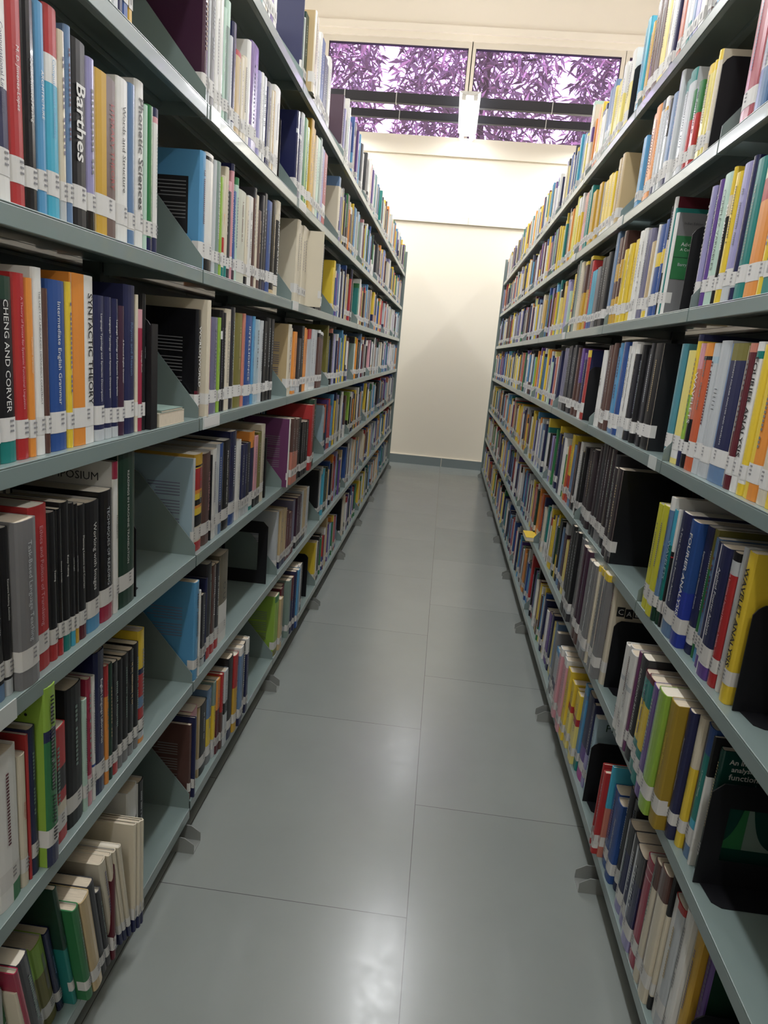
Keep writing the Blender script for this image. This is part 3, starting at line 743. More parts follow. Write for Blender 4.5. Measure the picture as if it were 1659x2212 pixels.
L5|2|2.926|2.954|0.28|-0.012|0|LG|0
L5|2|2.954|2.99|0.277|-0.012|0|LL|0
L5|2|2.99|3.057|0.275|-0.012|0|CM:.7/W:.1/RD|0
L4|2|2.578|2.634|0.285|-0.012|0|CR|1|c=CR
L4|2|2.634|2.671|0.276|-0.016|0|CR|0
L4|2|2.671|2.721|0.28|-0.012|0|CR|0
L4|2|2.721|2.776|0.281|-0.016|0|CR|0
L4|2|2.776|2.781|0.279|0.045|0|CR|0|c=LG
L4|2|2.781|2.835|0.261|-0.012|0|BK:.85/LG:.07/BK|0
L4|2|2.835|2.876|0.254|-0.016|0|BK:.85/LG:.07/BK|0
L4|2|2.876|2.927|0.263|-0.02|0|BK:.85/LG:.07/BK|0
L4|2|2.927|2.972|0.249|-0.02|0|BK:.85/LG:.07/BK|0
L4|2|2.972|3.008|0.261|-0.012|0|BK:.85/LG:.07/BK|0
L4|2|3.008|3.057|0.248|-0.012|0|BK:.85/LG:.07/BK|0
L4|2|3.057|3.11|0.277|-0.012|0|BK:.85/W:.07/BK|0|s=BK:.7
L3|2|2.525|2.572|0.254|-0.012|0|CR|1|c=TN
L3|2|2.572|2.613|0.242|-0.02|0|CR|0
L3|2|2.613|2.66|0.231|-0.012|0|OR:.85/LG:.1/OR|0
L3|2|2.66|2.697|0.226|-0.02|0|OR:.85/LG:.1/OR|0
L3|2|2.697|2.744|0.209|-0.012|0|DG:.85/LG|0
L3|2|2.744|2.792|0.257|-0.012|0|BK|0|t=RECONSTRUCTION:W
L3|2|2.792|2.827|0.252|-0.012|0|OR|0
L3|2|2.827|2.871|0.247|-0.016|0|OR|0
L3|2|2.871|2.904|0.249|-0.012|0|RD:.16/LG:.7/W|0
L3|2|2.904|2.952|0.251|-0.016|0|RD:.16/LG:.7/W|0
L3|2|2.952|3.011|0.252|-0.012|0|LG:.95/W|0|s=LG:.5
L3|2|3.011|3.054|0.246|-0.012|0|LG:.95/W|0|s=LG:.5
L3|2|3.054|3.108|0.251|-0.02|0|LG:.95/W|0|s=LG:.5
L3|2|3.108|3.15|0.254|-0.012|0|W:.05/BK:.07/BR|0|s=W:.25
L3|2|3.15|3.202|0.248|-0.012|0|W:.05/BK:.07/BR|0|s=W:.25
L3|2|3.202|3.241|0.244|-0.016|0|W:.05/BK:.07/BR|0|s=W:.25
L2|2|2.4865|2.4985|0.255|0.017|0|W:.05/BK:.06/W|1|c=PP|s=W:.6
L2|2|2.499|2.537|0.246|0.009|0|W:.05/BK:.06/W|0|s=W:.6
L2|2|2.537|2.586|0.252|0.018|0|BR:.5/SA|0
L2|2|2.586|2.641|0.245|0.018|0|BR:.5/SA|0
L2|2|2.641|2.71|0.242|0.013|0|BK|0
L2|2|2.71|2.746|0.223|0.017|0|BK:.85/W:.04/BK|0
L2|2|2.746|2.789|0.218|0.017|0|BK:.85/W:.04/BK|0
L2|2|2.789|2.838|0.218|0.018|0|BK:.85/W:.04/BK|0
L2|2|2.838|2.88|0.218|0.01|0|BK:.85/W:.04/BK|0
L2|2|2.88|2.933|0.279|0.021|0|RD|0
L2|2|2.933|2.967|0.295|0.016|0|DGN|0|s=DGN:.8
L2|2|2.967|3.016|0.297|0.012|0|DGN|0|s=DGN:.8
L1|2|2.4865|2.516|0.244|-0.012|0|LG|1|c=LG
L1|2|2.5165|2.546|0.239|-0.02|0|LG|0
L1|2|2.546|2.606|0.235|-0.012|0|TN:.82/BK:.08/NV|0
L1|2|2.606|2.651|0.228|-0.012|0|TN:.82/BK:.08/NV|0
L1|2|2.651|2.696|0.209|-0.012|0|MA:.85/W:.06/MA|0
L1|2|2.696|2.759|0.19|-0.012|0|MA:.85/LG:.08/MA|0
L1|2|2.759|2.802|0.23|-0.012|0|PG:.8/LG:.06/MA|0
L1|2|2.802|2.843|0.223|-0.02|0|PG:.8/LG:.06/MA|0
L1|2|2.843|2.888|0.225|-0.012|0|PL:.82/W:.06/DG|0
L1|2|2.888|2.939|0.225|-0.012|0|PL:.82/W:.06/DG|0
L1|2|2.939|2.978|0.236|-0.012|0|LG:.9/NV|0
L1|2|2.978|3.047|0.233|-0.012|0|TN:.9/DG|0
L1|2|3.047|3.105|0.23|-0.012|0|LG|0
L0|2|2.497|2.56|0.252|-0.002|0|GN:.1/LGN:.8/OL|1|c=LGN
L0|2|2.56|2.604|0.22|0.003|0|TN|0
L0|2|2.604|2.641|0.247|-0.007|0|MA|0|s=TN:.3
L0|2|2.641|2.688|0.245|-0.015|0|MA|0|s=TN:.3
L0|2|2.688|2.733|0.255|0.007|0|GS:.8/LG:.08/GS|0
L0|2|2.733|2.771|0.255|0.01|0|MA:.4/NV|0
L0|2|2.771|2.801|0.27|0.015|0|NV:.8/LG:.08/NV|0
L0|2|2.801|2.84|0.268|0.021|0|LB:.8/LG:.08/BL|0
L0|2|2.84|2.891|0.267|0.003|0|W|0
L0|2|2.891|2.952|0.254|0.003|0|W|0
L0|2|2.952|2.992|0.24|-0.002|0|BK|0
L0|2|2.992|3.031|0.234|-0.006|0|BK|0
R5|-1|1.52|1.588|0.27|-0.012|0|CM|1|s=PK:.4
R5|-1|1.47|1.52|0.27|-0.012|0|PB:.6/LG:.1/SB|1|n=
R5|-1|1.436|1.47|0.262|-0.02|0|LB|0
R4|-1|1.644|1.674|0.254|-0.012|0|LL:.9/W|1|s=LG:.3
R4|-1|1.605|1.629|0.258|-0.012|0|PU|1
R4|-1|1.557|1.605|0.262|-0.012|0|MT|1|t=COMPLEX_VARIABLES:DGN
R4|-1|1.541|1.557|0.266|-0.012|0|YE:.2/CR:.15/BK|1|T=REAL_ANALYSIS:W
R4|-1|1.507|1.541|0.25|-0.012|0|YE|1
R4|-1|1.465|1.507|0.258|-0.012|0|LL:.75/W:.12/LG|1
R4|-1|1.443|1.465|0.262|-0.012|0|NV:.8/LG:.1/NV|1
R4|-1|1.398|1.443|0.25|-0.012|0|TL|1
R4|-1|1.337|1.398|0.258|-0.012|0|CR:.2/RD:.15/OR|1
R4|-1|1.314|1.337|0.262|-0.012|0|CR:.2/OR:.1/YE|1
R4|-1|1.277|1.314|0.25|-0.012|0|CR:.3/RD:.3/CR:.1/TL|0
R3|-1|1.645|1.688|0.266|-0.012|0|CY:.0/TQ|1
R3|-1|1.585|1.633|0.251|-0.012|0|LY:.85/W:.1/LY|1
R3|-1|1.561|1.585|0.284|-0.012|0|NV:.05/YE:.4/LGN:.4/NV|1
R3|-1|1.534|1.561|0.265|-0.012|0|PK:.2/SA:.4/BK|1|T=WAVELETS:W
R3|-1|1.487|1.534|0.265|-0.012|0|OR:.1/BK:.03/RO|1
R3|-1|1.452|1.487|0.264|-0.012|0|LG:.1/PB:.05/LG|1
R3|-1|1.402|1.452|0.268|-0.012|0|LG|1|t=|_|_|_|_|_|:DG
R3|-1|1.316|1.402|0.262|-0.012|0|OL:.12/NV:.72/SB|1|t=DISCRETE_FOURIER_ANALYSIS_AND_WAVELETS:W|s=SB:.2
R3|-1|1.284|1.316|0.261|-0.012|0|SA:.06/MA:.78/W:.06/MA|1|s=CR:.1
R3|-1|1.254|1.284|0.263|-0.012|0|W:.06/TL:.05/W|1|T=FOURIER_ANALYSIS:BK
R3|-1|1.226|1.254|0.258|-0.012|0|YE:.85/W:.07/YE|1
R3|-1|1.173|1.226|0.254|-0.012|0|OR:.78/W:.1/OR|1|s=YE:.45
R3|-1|1.135|1.173|0.244|-0.012|0|W:.1/CR:.7/RD:.03/CR|1|t=LRT:RD
R3|-1|1.102|1.135|0.235|-0.012|0|YE|0
R2|-1|1.527|1.571|0.258|0.002|0|LE:.82/W:.08/LE|1|s=LE:.4
R2|-1|1.571|1.617|0.252|-0.002|0|LE:.82/W:.08/LE|1|s=LE:.4
R2|-1|1.504|1.527|0.284|0.002|0|W:.1/SB:.75/DGN|1
R2|-1|1.482|1.504|0.261|-0.002|0|CY:.3/TL:.5/DGN|1|T=WAVELETS:PB
R2|-1|1.471|1.482|0.265|-0.004|0|W:.35/BK:.04/RD:.01/BK|0
R2|-1|1.46|1.471|0.25|-0.007|0|LG|0|t=WAVELETS_IN_MATHEMATICS:W
R2|-1|1.406|1.46|0.268|-0.002|0|NV:.85/SB|1|t=A_First_Course_in_Fourier_Analysis:W
R2|-1|1.359|1.406|0.263|-0.003|0|BL:.55/RB|1|T=FOURIER_ANALYSIS:W
R2|-1|1.329|1.359|0.263|-0.019|0|NV:.82/W:.1/NV|1|t=Explorations_in_Harmonic_Analysis:W|s=W:.04
R2|-1|1.314|1.329|0.263|-0.023|0|OL:.3/GN:.7|1
R2|-1|1.291|1.314|0.251|-0.021|0|SB:.9/LB|1
R2|-1|1.214|1.26|0.252|-0.008|0|NV:.8/W:.1/PU|1|t=Applied_Fourier_Analysis:W|s=W:.25
R2|-1|1.26|1.291|0.249|-0.016|0|NV:.8/W:.1/PU|1|s=W:.25
R2|-1|1.186|1.214|0.252|-0.013|0|BK:.06/LG:.1/RD:.8/RD|1|t=The_Evolution_of_Applied_Harmonic_Analysis:PK|s=W:.25
R2|-1|1.171|1.186|0.267|-0.018|0|LG:.85/W|1|t=WAVELETS:GY
R2|-1|1.155|1.171|0.26|-0.025|0|BK:.0/RD:.78/W:.08/CM|1|T=WAVELET_TRANSFORMS:BK|s=LG:.1
R2|-1|1.127|1.1545|0.269|-0.012|0|YE|1|T=WAVELET_ANALYSIS:BK
R1|-1|1.52|1.564|0.233|0.018|0|W:.35/LG:.05/W|1|c=W|t=HANDBOOK:GY|v=H~A:GPLATE
R1|-1|1.564|1.6|0.234|0.01|0|W:.35/LG:.05/W|1
R1|-1|1.6|1.633|0.223|0.01|0|W:.35/LG:.05/W|1
R1|-1|1.501|1.52|0.25|0.012|0|PP|1|t=MEASURES_AND_INTEGRALS:PK
R1|-1|1.4567|1.5023|0.253|0.012|0|DG:.3/BK|1|t=FUNCTIONS_REVISITED:W
R1|-1|1.36|1.4065|0.248|0.022|0|MA:.05/TL:.22/YE:.4/TL|1|s=BK:.1
R1|-1|1.4065|1.4567|0.236|0.014|0|MA:.05/TL:.22/YE:.4/TL|1|s=BK:.1
R1|-1|1.3153|1.36|0.25|0.026|0|PU|1
R1|-1|1.267|1.3153|0.264|0.031|0|LGN|1|s=GN:.3
R1|-1|1.226|1.267|0.266|0.022|0|OM:.8/W:.08/OM|1|t=Complex_Measures:YE
R1|-1|1.2|1.226|0.268|0.002|0|NV:.9/NV|1|t=Rational_Approximation_of_Numbers:LG|s=BR:.3
R1|-1|1.1795|1.2|0.27|-0.009|0|CR:.38/YE|1|t=Fourier_Analysis_and_its_Applications:OL
R1|-1|1.146|1.1795|0.268|-0.017|0|BL:.2/TL:.5/CY:.15/W:.05/SB|1|s=NV:.35|t=A_Primer_on_Mapping:W
R1|-1|1.1428|1.146|0.259|-0.022|0|BK:.85/W|0
R1|-1|1.1349|1.1423|0.261|-0.016|0|BK:.3/W:.6/W|1
R1|-1|1.1181|1.1344|0.247|-0.026|0|DT|1|c=DT
R0|-1|1.49|1.533|0.216|-0.004|0|BL|1|t=Introduction:LG
R0|-1|1.533|1.582|0.218|-0.008|0|BL|1
R0|-1|1.6115|1.629|0.218|-0.012|0|BL|0
R0|-1|1.466|1.49|0.278|-0.016|0|DG:.85/W:.07/NV|1
R0|-1|1.439|1.466|0.268|-0.021|0|BK:.85/CR:.07/BK|1|s=BK:.5
R0|-1|1.288|1.345|0.235|0.002|0|DG:.3/NV:.5/LL|1|s=LG:.3
R0|-1|1.345|1.392|0.228|-0.006|0|DG:.3/NV:.5/LL|1|s=LG:.3
R0|-1|1.392|1.439|0.227|-0.006|0|DG:.3/NV:.5/LL|1|s=LG:.3
R0|-1|1.243|1.288|0.258|-0.002|0|CM:.08/PK:.01/CM:.07/PK:.01/CM|1
R0|-1|1.167|1.211|0.297|0|0|BR:.2/CR:.8|1|s=BR:.3
R0|-1|1.211|1.243|0.284|0|0|BR:.2/CR:.8|1|s=BR:.3
R0|-1|1.156|1.167|0.314|-0.009|0|BK:.3/CR:.6/BK|1
R0|-1|1.106|1.156|0.28|-0.013|0|RD:.05/LG|1|s=W:.5
R0|-1|1.078|1.106|0.296|-0.016|0|W:.95/W|1
R0|-1|1.047|1.078|0.281|-0.026|0|MU:.95/MU|1|s=CR:.3
R0|-1|1.02|1.047|0.326|-0.039|0|SA:.1/PU|1|c=DGN|s=PU:.5
R6|0|2.55|2.601|0.283|-0.012|0|CY|1
R6|0|2.601|2.638|0.279|-0.02|0|CY|0
R6|0|2.481|2.502|0.24|-0.012|0|YM|0
R6|0|2.521|2.55|0.231|-0.02|0|YM|0
R6|0|2.361|2.417|0.28|-0.012|0|BR|1|s=BR:.2
R6|0|2.417|2.481|0.279|-0.012|0|BR|1|s=BR:.2
R6|0|2.302|2.361|0.24|-0.012|0|LY|1
R6|0|2.253|2.302|0.23|-0.012|0|CR|1
R6|0|2.229|2.253|0.23|-0.012|0|W|0
R6|0|2.205|2.229|0.19|-0.012|0|NV|0
R6|0|2.136|2.168|0.24|-0.012|0|SA|0|s=RD:.5
R6|0|2.168|2.205|0.239|-0.02|0|SA|0|s=RD:.5
R6|0|2.089|2.136|0.24|-0.012|0|LG|1
R6|0|2.062|2.089|0.22|-0.012|0|W:.7/TL|0
R6|0|2.036|2.062|0.22|-0.012|0|SB|0
R6|0|1.998|2.036|0.21|-0.012|0|LL|0
R6|0|1.958|1.998|0.21|-0.012|0|W|0
R5|0|2.344|2.385|0.209|-0.012|0|LB:.95/W|0|s=BL:.5
R5|0|2.232|2.291|0.262|-0.012|0|OR|1|s=CR:.2
R5|0|2.291|2.344|0.259|-0.02|0|OR|1|s=CR:.2
R5|0|2.188|2.232|0.258|-0.012|0|DG:.1/LG:.7/NV|1
R5|0|2.162|2.188|0.256|-0.012|0|W:.1/MU:.04/LG|0
R5|0|2.125|2.162|0.239|-0.012|0|DG:.4/LG|1
R5|0|2.08|2.125|0.241|-0.012|0|SB:.7/W:.08/NV|1
R5|0|2.049|2.08|0.281|-0.012|0|LG:.85/W|1|s=LL:.5
R5|0|1.94|1.992|0.247|-0.012|0|TL:.12/LG:.88/LG|1|c=LG|v=M:GY
R5|0|1.992|2.049|0.245|-0.02|0|TL:.12/LG:.88/LG|1
R5|0|1.875|1.913|0.196|-0.012|0|GN:.36/RD:.6/RD|1
R5|0|1.913|1.94|0.189|-0.012|0|GN:.36/RD:.6/RD|1
R5|0|1.809|1.846|0.208|-0.012|0|YE:.1/LY|1
R5|0|1.846|1.875|0.21|-0.02|0|YE:.1/LY|1
R5|0|1.787|1.809|0.206|-0.012|0|YE:.1/LY|1|t=Real_and_Complex:GY
R5|0|1.767|1.787|0.219|-0.012|0|YE:.1/CR|1|c=CR|v=BA~OF:BK
R4|0|3.382|3.412|0.19|-0.012|0|MT|0
R4|0|3.4125|3.433|0.187|-0.016|0|MT|0
R4|0|3.279|3.319|0.254|-0.012|0|YE:.6/RD:.04/LY|0
R4|0|3.319|3.36|0.253|-0.02|0|YE:.6/RD:.04/LY|0
R4|0|3.239|3.279|0.29|-0.012|0|DG|0
R4|0|3.19|3.239|0.3|-0.012|0|GS|0
R4|0|3.133|3.19|0.288|-0.012|0|CR|0
R4|0|2.938|2.989|0.285|-0.012|0|YE:.05/BR:.4/MU|0|t=_:W|s=BR:.1
R4|0|2.989|3.035|0.282|-0.02|0|YE:.05/BR:.4/MU|0|s=BR:.1
R4|0|3.035|3.089|0.277|-0.012|0|YE:.05/BR:.4/MU|0|s=BR:.1
R4|0|3.089|3.133|0.277|-0.02|0|YE:.05/BR:.4/MU|0|s=BR:.1
R4|0|2.903|2.938|0.263|-0.012|0|RD|0
R4|0|2.815|2.857|0.219|-0.012|0|CY:.8/BL|0
R4|0|2.857|2.903|0.219|-0.012|0|CY:.8/BL|0
R4|0|2.759|2.815|0.223|-0.012|0|GY|0
R4|0|2.607|2.657|0.255|-0.012|0|BK|1|c=BK|s=DG:.5
R4|0|2.657|2.706|0.247|-0.016|0|BK|0|s=DG:.5
R4|0|2.706|2.759|0.25|-0.016|0|BK|0|s=DG:.5
R4|0|2.513|2.553|0.306|-0.012|0|SB:.8/LG:.1/NV|0|s=LG:.4
R4|0|2.553|2.607|0.297|-0.02|0|SB:.8/LG:.1/NV|1|s=LG:.4
R4|0|2.414|2.458|0.292|-0.012|0|BR:.3/MU:.2/BR:.2/MU|1|t=BALA:W
R4|0|2.458|2.502|0.279|-0.012|0|BR:.3/MU:.2/BR:.2/MU|0
R4|0|2.307|2.364|0.238|-0.012|0|YE:.8/W:.07/YE|1
R4|0|2.364|2.414|0.229|-0.012|0|YE:.8/W:.07/YE|1
R4|0|2.237|2.272|0.239|-0.012|0|YE:.8/W:.07/YE|0
R4|0|2.272|2.307|0.24|-0.02|0|YE:.8/W:.07/YE|0
R4|0|2.17|2.205|0.258|-0.012|0|W|1
R4|0|2.205|2.237|0.257|-0.012|0|W|0
R4|0|2.099|2.131|0.246|-0.012|0|PG|1|c=PG
R4|0|2.131|2.17|0.248|-0.016|0|PG|1
R4|0|2.046|2.099|0.205|-0.012|0|TN:.8/CR:.1/YE|1
R4|0|2.033|2.046|0.243|-0.012|0|W|0|t=SERIES:BK
R4|0|1.948|1.985|0.243|-0.012|0|BL:.3/YE:.15/BL:.35/W:.08/BL|1|t=A_First_Real_Analysis:W
R4|0|1.985|2.033|0.237|-0.012|0|BL:.3/YE:.15/BL:.35/W:.08/BL|1
R4|0|1.942|1.948|0.271|-0.012|0|BK:.3/CR:.3/BK|0|s=SA:.5
R4|0|1.918|1.942|0.289|-0.012|0|W|1|c=MA
R4|0|1.907|1.918|0.26|-0.012|0|TL|1|c=TL
R4|0|1.889|1.907|0.246|-0.012|0|W|1|c=GY|v=Advanced
R3|0|2.441|2.5|0.258|-0.012|0|W:.7/W|1|t=LIE:BK
R3|0|2.354|2.392|0.274|-0.012|0|BR:.85/W:.08/BR|0|t=CALCULUS:LG
R3|0|2.392|2.441|0.273|-0.016|0|BR:.85/W:.08/BR|1
R3|0|2.308|2.354|0.279|-0.012|0|BR|1|s=CR:.3
R3|0|2.231|2.271|0.278|-0.012|0|LB:.85/W:.1/SB|1|s=W:.3
R3|0|2.271|2.308|0.265|-0.02|0|LB:.85/W:.1/SB|0|s=W:.3
R3|0|2.175|2.231|0.28|-0.012|0|BL:.85/W:.08/BL|1
R3|0|2.083|2.137|0.279|-0.012|0|W:.85/LG|1|t=~~~~~~:GY
R3|0|2.137|2.175|0.268|-0.016|0|W:.85/LG|1
R3|0|2.046|2.083|0.272|-0.012|0|W:.1/DG:.7/LG:.1/DG|1
R3|0|1.98|2.007|0.268|-0.012|0|BK:.8/W:.1/BK|1
R3|0|2.007|2.046|0.27|-0.02|0|BK:.8/W:.1/BK|1
R3|0|1.893|1.932|0.272|-0.012|0|BK:.8/W:.1/BK|1|s=DG:.8
R3|0|1.932|1.98|0.259|-0.02|0|BK:.8/W:.1/BK|1|s=DG:.8
R3|0|1.821|1.893|0.271|-0.012|0|BK|1|c=BK
R2|0|2.354|2.407|0.274|-0.012|0|DB:.8/LG:.1/DB|1|s=DG:.2
R2|0|2.407|2.467|0.261|-0.016|0|DB:.8/LG:.1/DB|1|s=DG:.2
R2|0|2.467|2.502|0.264|-0.02|0|DB:.8/LG:.1/DB|0|s=DG:.2
R2|0|2.279|2.309|0.296|-0.012|0|DB:.78/LG:.1/DG|0
R2|0|2.309|2.354|0.288|-0.02|0|DB:.78/LG:.1/DG|1
R2|0|2.228|2.279|0.313|-0.012|0|DG:.78/W:.1/DG|1
R2|0|2.163|2.201|0.309|-0.012|0|DB:.8/GY:.1/GY|1
R2|0|2.201|2.228|0.31|-0.012|0|DB:.8/GY:.1/GY|0
R2|0|2.108|2.163|0.307|-0.012|0|DB:.8/LG:.1/DG|1
R2|0|2.062|2.108|0.297|-0.012|0|DG:.8/LG:.1/DG|1
R2|0|1.947|2.01|0.272|0.003|0|DB:.83/GY:.1/DG|1|c=BK|s=DB:.8
R2|0|2.01|2.062|0.265|-0.001|0|DB:.83/GY:.1/DG|1|s=DB:.8
R1|0|2.398|2.442|0.324|0.013|0|BK:.75/LG:.08/BK|0
R1|0|2.442|2.484|0.314|0.005|0|BK:.75/LG:.08/BK|0
R1|0|2.316|2.358|0.321|0.013|0|BK:.83/LG:.08/DG|0|s=DG:.5
R1|0|2.358|2.398|0.311|0.013|0|BK:.83/LG:.08/DG|0|s=DG:.5
R1|0|2.217|2.263|0.32|0.007|0|GY:.8/LG:.1/GY|1
R1|0|2.263|2.316|0.311|0.003|0|GY:.8/LG:.1/GY|1
R1|0|2.117|2.165|0.311|0.017|0|PL:.8/BR|1
R1|0|2.165|2.217|0.311|0.017|0|PL:.8/BR|1
R1|0|2.001|2.06|0.301|0.019|0|GY:.8/LG:.1/GY|1|t=~~~~~:LG
R1|0|2.06|2.117|0.294|0.015|0|GY:.8/LG:.1/GY|1
R1|0|1.984|2.001|0.306|0.01|0|YE:.05/CR:.95/CR|0
R1|0|1.878|1.933|0.313|0.012|0|YE:.06/GY:.5/GY|1|s=CR:.4
R1|0|1.933|1.984|0.308|0.008|0|YE:.06/GY:.5/GY|1|s=CR:.4
R1|0|1.846|1.8775|0.313|-0.006|0|YE:.07/CR|1|c=CR|s=CR:.9
R0|0|2.469|2.502|0.247|-0.001|0|GY|0
R0|0|2.324|2.38|0.211|0|0|LB:.1/LG:.5/NV:.3/W|0|s=W:.3
R0|0|2.38|2.422|0.205|0|0|LB:.1/LG:.5/NV:.3/W|0|s=W:.3
R0|0|2.422|2.469|0.2|-0.004|0|LB:.1/LG:.5/NV:.3/W|0|s=W:.3
R0|0|2.187|2.23|0.266|0.014|0|W:.1/PK|0|s=LG:.5
R0|0|2.23|2.285|0.261|0.006|0|W:.1/PK|0|s=LG:.5
R0|0|2.285|2.324|0.263|0.014|0|W:.1/PK|0|s=LG:.5
R0|0|2.136|2.187|0.25|0.008|0|YE|0
R0|0|2|2.044|0.234|0.001|0|YE:.34/RD:.1/LY|0|s=LY:.4
R0|0|2.044|2.09|0.225|-0.007|0|YE:.34/RD:.1/LY|0|s=LY:.4
R0|0|2.09|2.136|0.229|0.001|0|YE:.34/RD:.1/LY|0|s=LY:.4
R0|0|1.965|2|0.284|-0.009|0|LB:.1/SB:.05/LB:.7/TL|0
R0|0|1.906|1.965|0.28|-0.012|0|NV:.6/PU:.2/W:.05/MG|1
R0|0|1.88|1.906|0.271|-0.015|0|NV:.6/LL|0
R0|0|1.848|1.88|0.246|-0.017|0|PB|1|c=PB|v=Problem:DGN
R0|0|1.593|1.611|0.235|0.014|0|RD:.85/W:.08/RD|0|s=RD:.7
R0|0|1.6295|1.6395|0.237|0.01|0|RD:.85/W:.08/RD|0|s=RD:.7
R0|0|1.5825|1.5925|0.261|0.001|0|CY:.45/SA:.4/SA|0
R6|1|3.447|3.484|0.33|-0.012|0|MT:.1/CR|0
R6|1|3.484|3.517|0.319|-0.02|0|MT:.1/CR|0
R6|1|3.4125|3.447|0.305|-0.012|0|CR:.3/PU:.2/CR|0
R6|1|3.251|3.301|0.243|-0.012|0|OR:.7/W:.1/RO|0
R6|1|3.301|3.351|0.236|-0.02|0|OR:.7/W:.1/RO|0
R6|1|3.382|3.412|0.238|-0.02|0|OR:.7/W:.1/RO|0
R6|1|3.203|3.251|0.248|-0.012|0|YE:.8/W:.08/OR|0|s=OR:.3
R6|1|3.12|3.156|0.215|-0.012|0|NV:.1/W|0
R6|1|3.156|3.203|0.205|-0.012|0|NV:.1/W|0
R6|1|2.993|3.038|0.257|-0.012|0|SB:.6/LG:.1/GS|0|s=W:.2
R6|1|3.038|3.077|0.249|-0.016|0|SB:.6/LG:.1/GS|0|s=W:.2
R6|1|3.077|3.12|0.257|-0.016|0|SB:.6/LG:.1/GS|0|s=W:.2
R6|1|2.967|2.993|0.226|-0.012|0|LY|0
R6|1|2.877|2.922|0.217|-0.012|0|LY|0|s=W:.3
R6|1|2.922|2.967|0.213|-0.016|0|LY|0|s=W:.3
R6|1|2.709|2.772|0.255|-0.012|0|W:.4/LY|1|c=W|v=Grad~In:GS
R6|1|2.772|2.826|0.246|-0.02|0|W:.4/LY|0
R6|1|2.826|2.877|0.255|-0.012|0|W:.4/LY|0
R5|1|3.382|3.412|0.269|-0.012|0|W:.3/YE|0
R5|1|3.4125|3.443|0.265|-0.02|0|W:.3/YE|0
R5|1|3.443|3.495|0.264|-0.012|0|W:.3/YE|0
R5|1|3.255|3.309|0.246|-0.012|0|SA:.5/PK|0
R5|1|3.309|3.35|0.247|-0.016|0|SA:.5/PK|0
R5|1|3.176|3.22|0.255|-0.012|0|TL|0|s=SB:.4
R5|1|3.22|3.255|0.247|-0.012|0|TL|0|s=SB:.4
R5|1|2.976|3.029|0.222|-0.012|0|MU|0|s=YE:.5
R5|1|3.029|3.078|0.211|-0.02|0|MU|0|s=YE:.5
R5|1|3.078|3.13|0.216|-0.012|0|MU|0|s=YE:.5
R5|1|3.13|3.176|0.222|-0.016|0|MU|0|s=YE:.5
R5|1|2.91|2.936|0.207|-0.012|0|GY|0
R5|1|2.936|2.976|0.2|-0.02|0|GY|0
R5|1|2.797|2.857|0.212|-0.012|0|YE:.9/W|0|s=YE:.5
R5|1|2.857|2.91|0.203|-0.012|0|YE:.9/W|0|s=YE:.5
R5|1|2.739|2.797|0.203|-0.012|0|YE:.85/W|0
R5|1|2.675|2.708|0.231|-0.012|0|TN:.85/W:.1/TN|0
R5|1|2.708|2.739|0.22|-0.02|0|TN:.85/W:.1/TN|0
R5|1|2.631|2.675|0.237|-0.012|0|TN|1|c=TN
R3|1|3.196|3.245|0.272|-0.012|0|PG:.8/W:.08/GY|0
R3|1|3.245|3.294|0.274|-0.012|0|PG:.8/W:.08/GY|0
R3|1|3.294|3.338|0.266|-0.02|0|PG:.8/W:.08/GY|0
R3|1|3.113|3.154|0.282|-0.012|0|DG:.8/W:.08/BK|0
R3|1|3.154|3.196|0.279|-0.012|0|DG:.8/W:.08/BK|0
R3|1|3.005|3.054|0.283|-0.012|0|DG:.85/W:.07/DG|0|s=GY:.4
R3|1|3.054|3.113|0.274|-0.016|0|DG:.85/W:.07/DG|0|s=GY:.4
R3|1|2.928|2.963|0.272|-0.012|0|BR:.8/W:.08/BR|0|s=LG:.2
R3|1|2.963|3.005|0.258|-0.02|0|BR:.8/W:.08/BR|0|s=LG:.2
R3|1|2.841|2.886|0.268|-0.012|0|PU:.5/BR:.3/W:.1/BR|0
R3|1|2.886|2.928|0.265|-0.02|0|PU:.5/BR:.3/W:.1/BR|0
R3|1|2.772|2.813|0.25|-0.012|0|PU:.1/NV:.75/W|0|t=FRONTIERS_OF_ANALYSIS:YE|s=MU:.1
R3|1|2.813|2.841|0.24|-0.02|0|PU:.1/NV:.75/W|0|s=MU:.1
R3|1|2.711|2.772|0.26|-0.012|0|YE:.1/RD:.75/W:.05/RD|1|c=NV
"""
# fields: side+shelf | bay | y0 | y1 | height | stand-out | lean | colour bands from the top down | shown large | options
NUMW = ['first','second','third','fourth','fifth','sixth','seventh','eighth','ninth','tenth','eleventh','twelfth','thirteenth','fourteenth','fifteenth','sixteenth','seventeenth','eighteenth','nineteenth','twentieth','twenty-first','twenty-second','twenty-third','twenty-fourth','twenty-fifth','twenty-sixth','twenty-seventh','twenty-eighth','twenty-ninth','thirtieth']
rows = []
for ln in DATA.strip().split('\n'):
    f = ln.split('|'); o = {}
    # options may hold '|' themselves
    rest = '|'.join(f[9:])
    if rest:
        import re
        parts = re.split(r'\|(?=[tTscnv]=)', '|' + rest)
        for q in parts:
            q = q.lstrip('|') if q[:1] == '|' else q
            if len(q) > 1 and q[1] == '=': o[q[0]] = q[2:]
    rows.append(dict(side=f[0][0], lv=int(f[0][1]), bay=int(f[1]), y0=float(f[2]), y1=float(f[3]), h=float(f[4]), p=float(f[5]), lean=float(f[6]), b=f[7], big=f[8] == '1', o=o))
rows.sort(key=lambda q: (q['side'], q['lv'], q['y0']))
BAYW = {('L', 0): 'nearest bay', ('L', 1): 'second bay', ('L', 2): 'third bay', ('R', -1): 'nearest bay', ('R', 0): 'second bay', ('R', 1): 'third bay'}
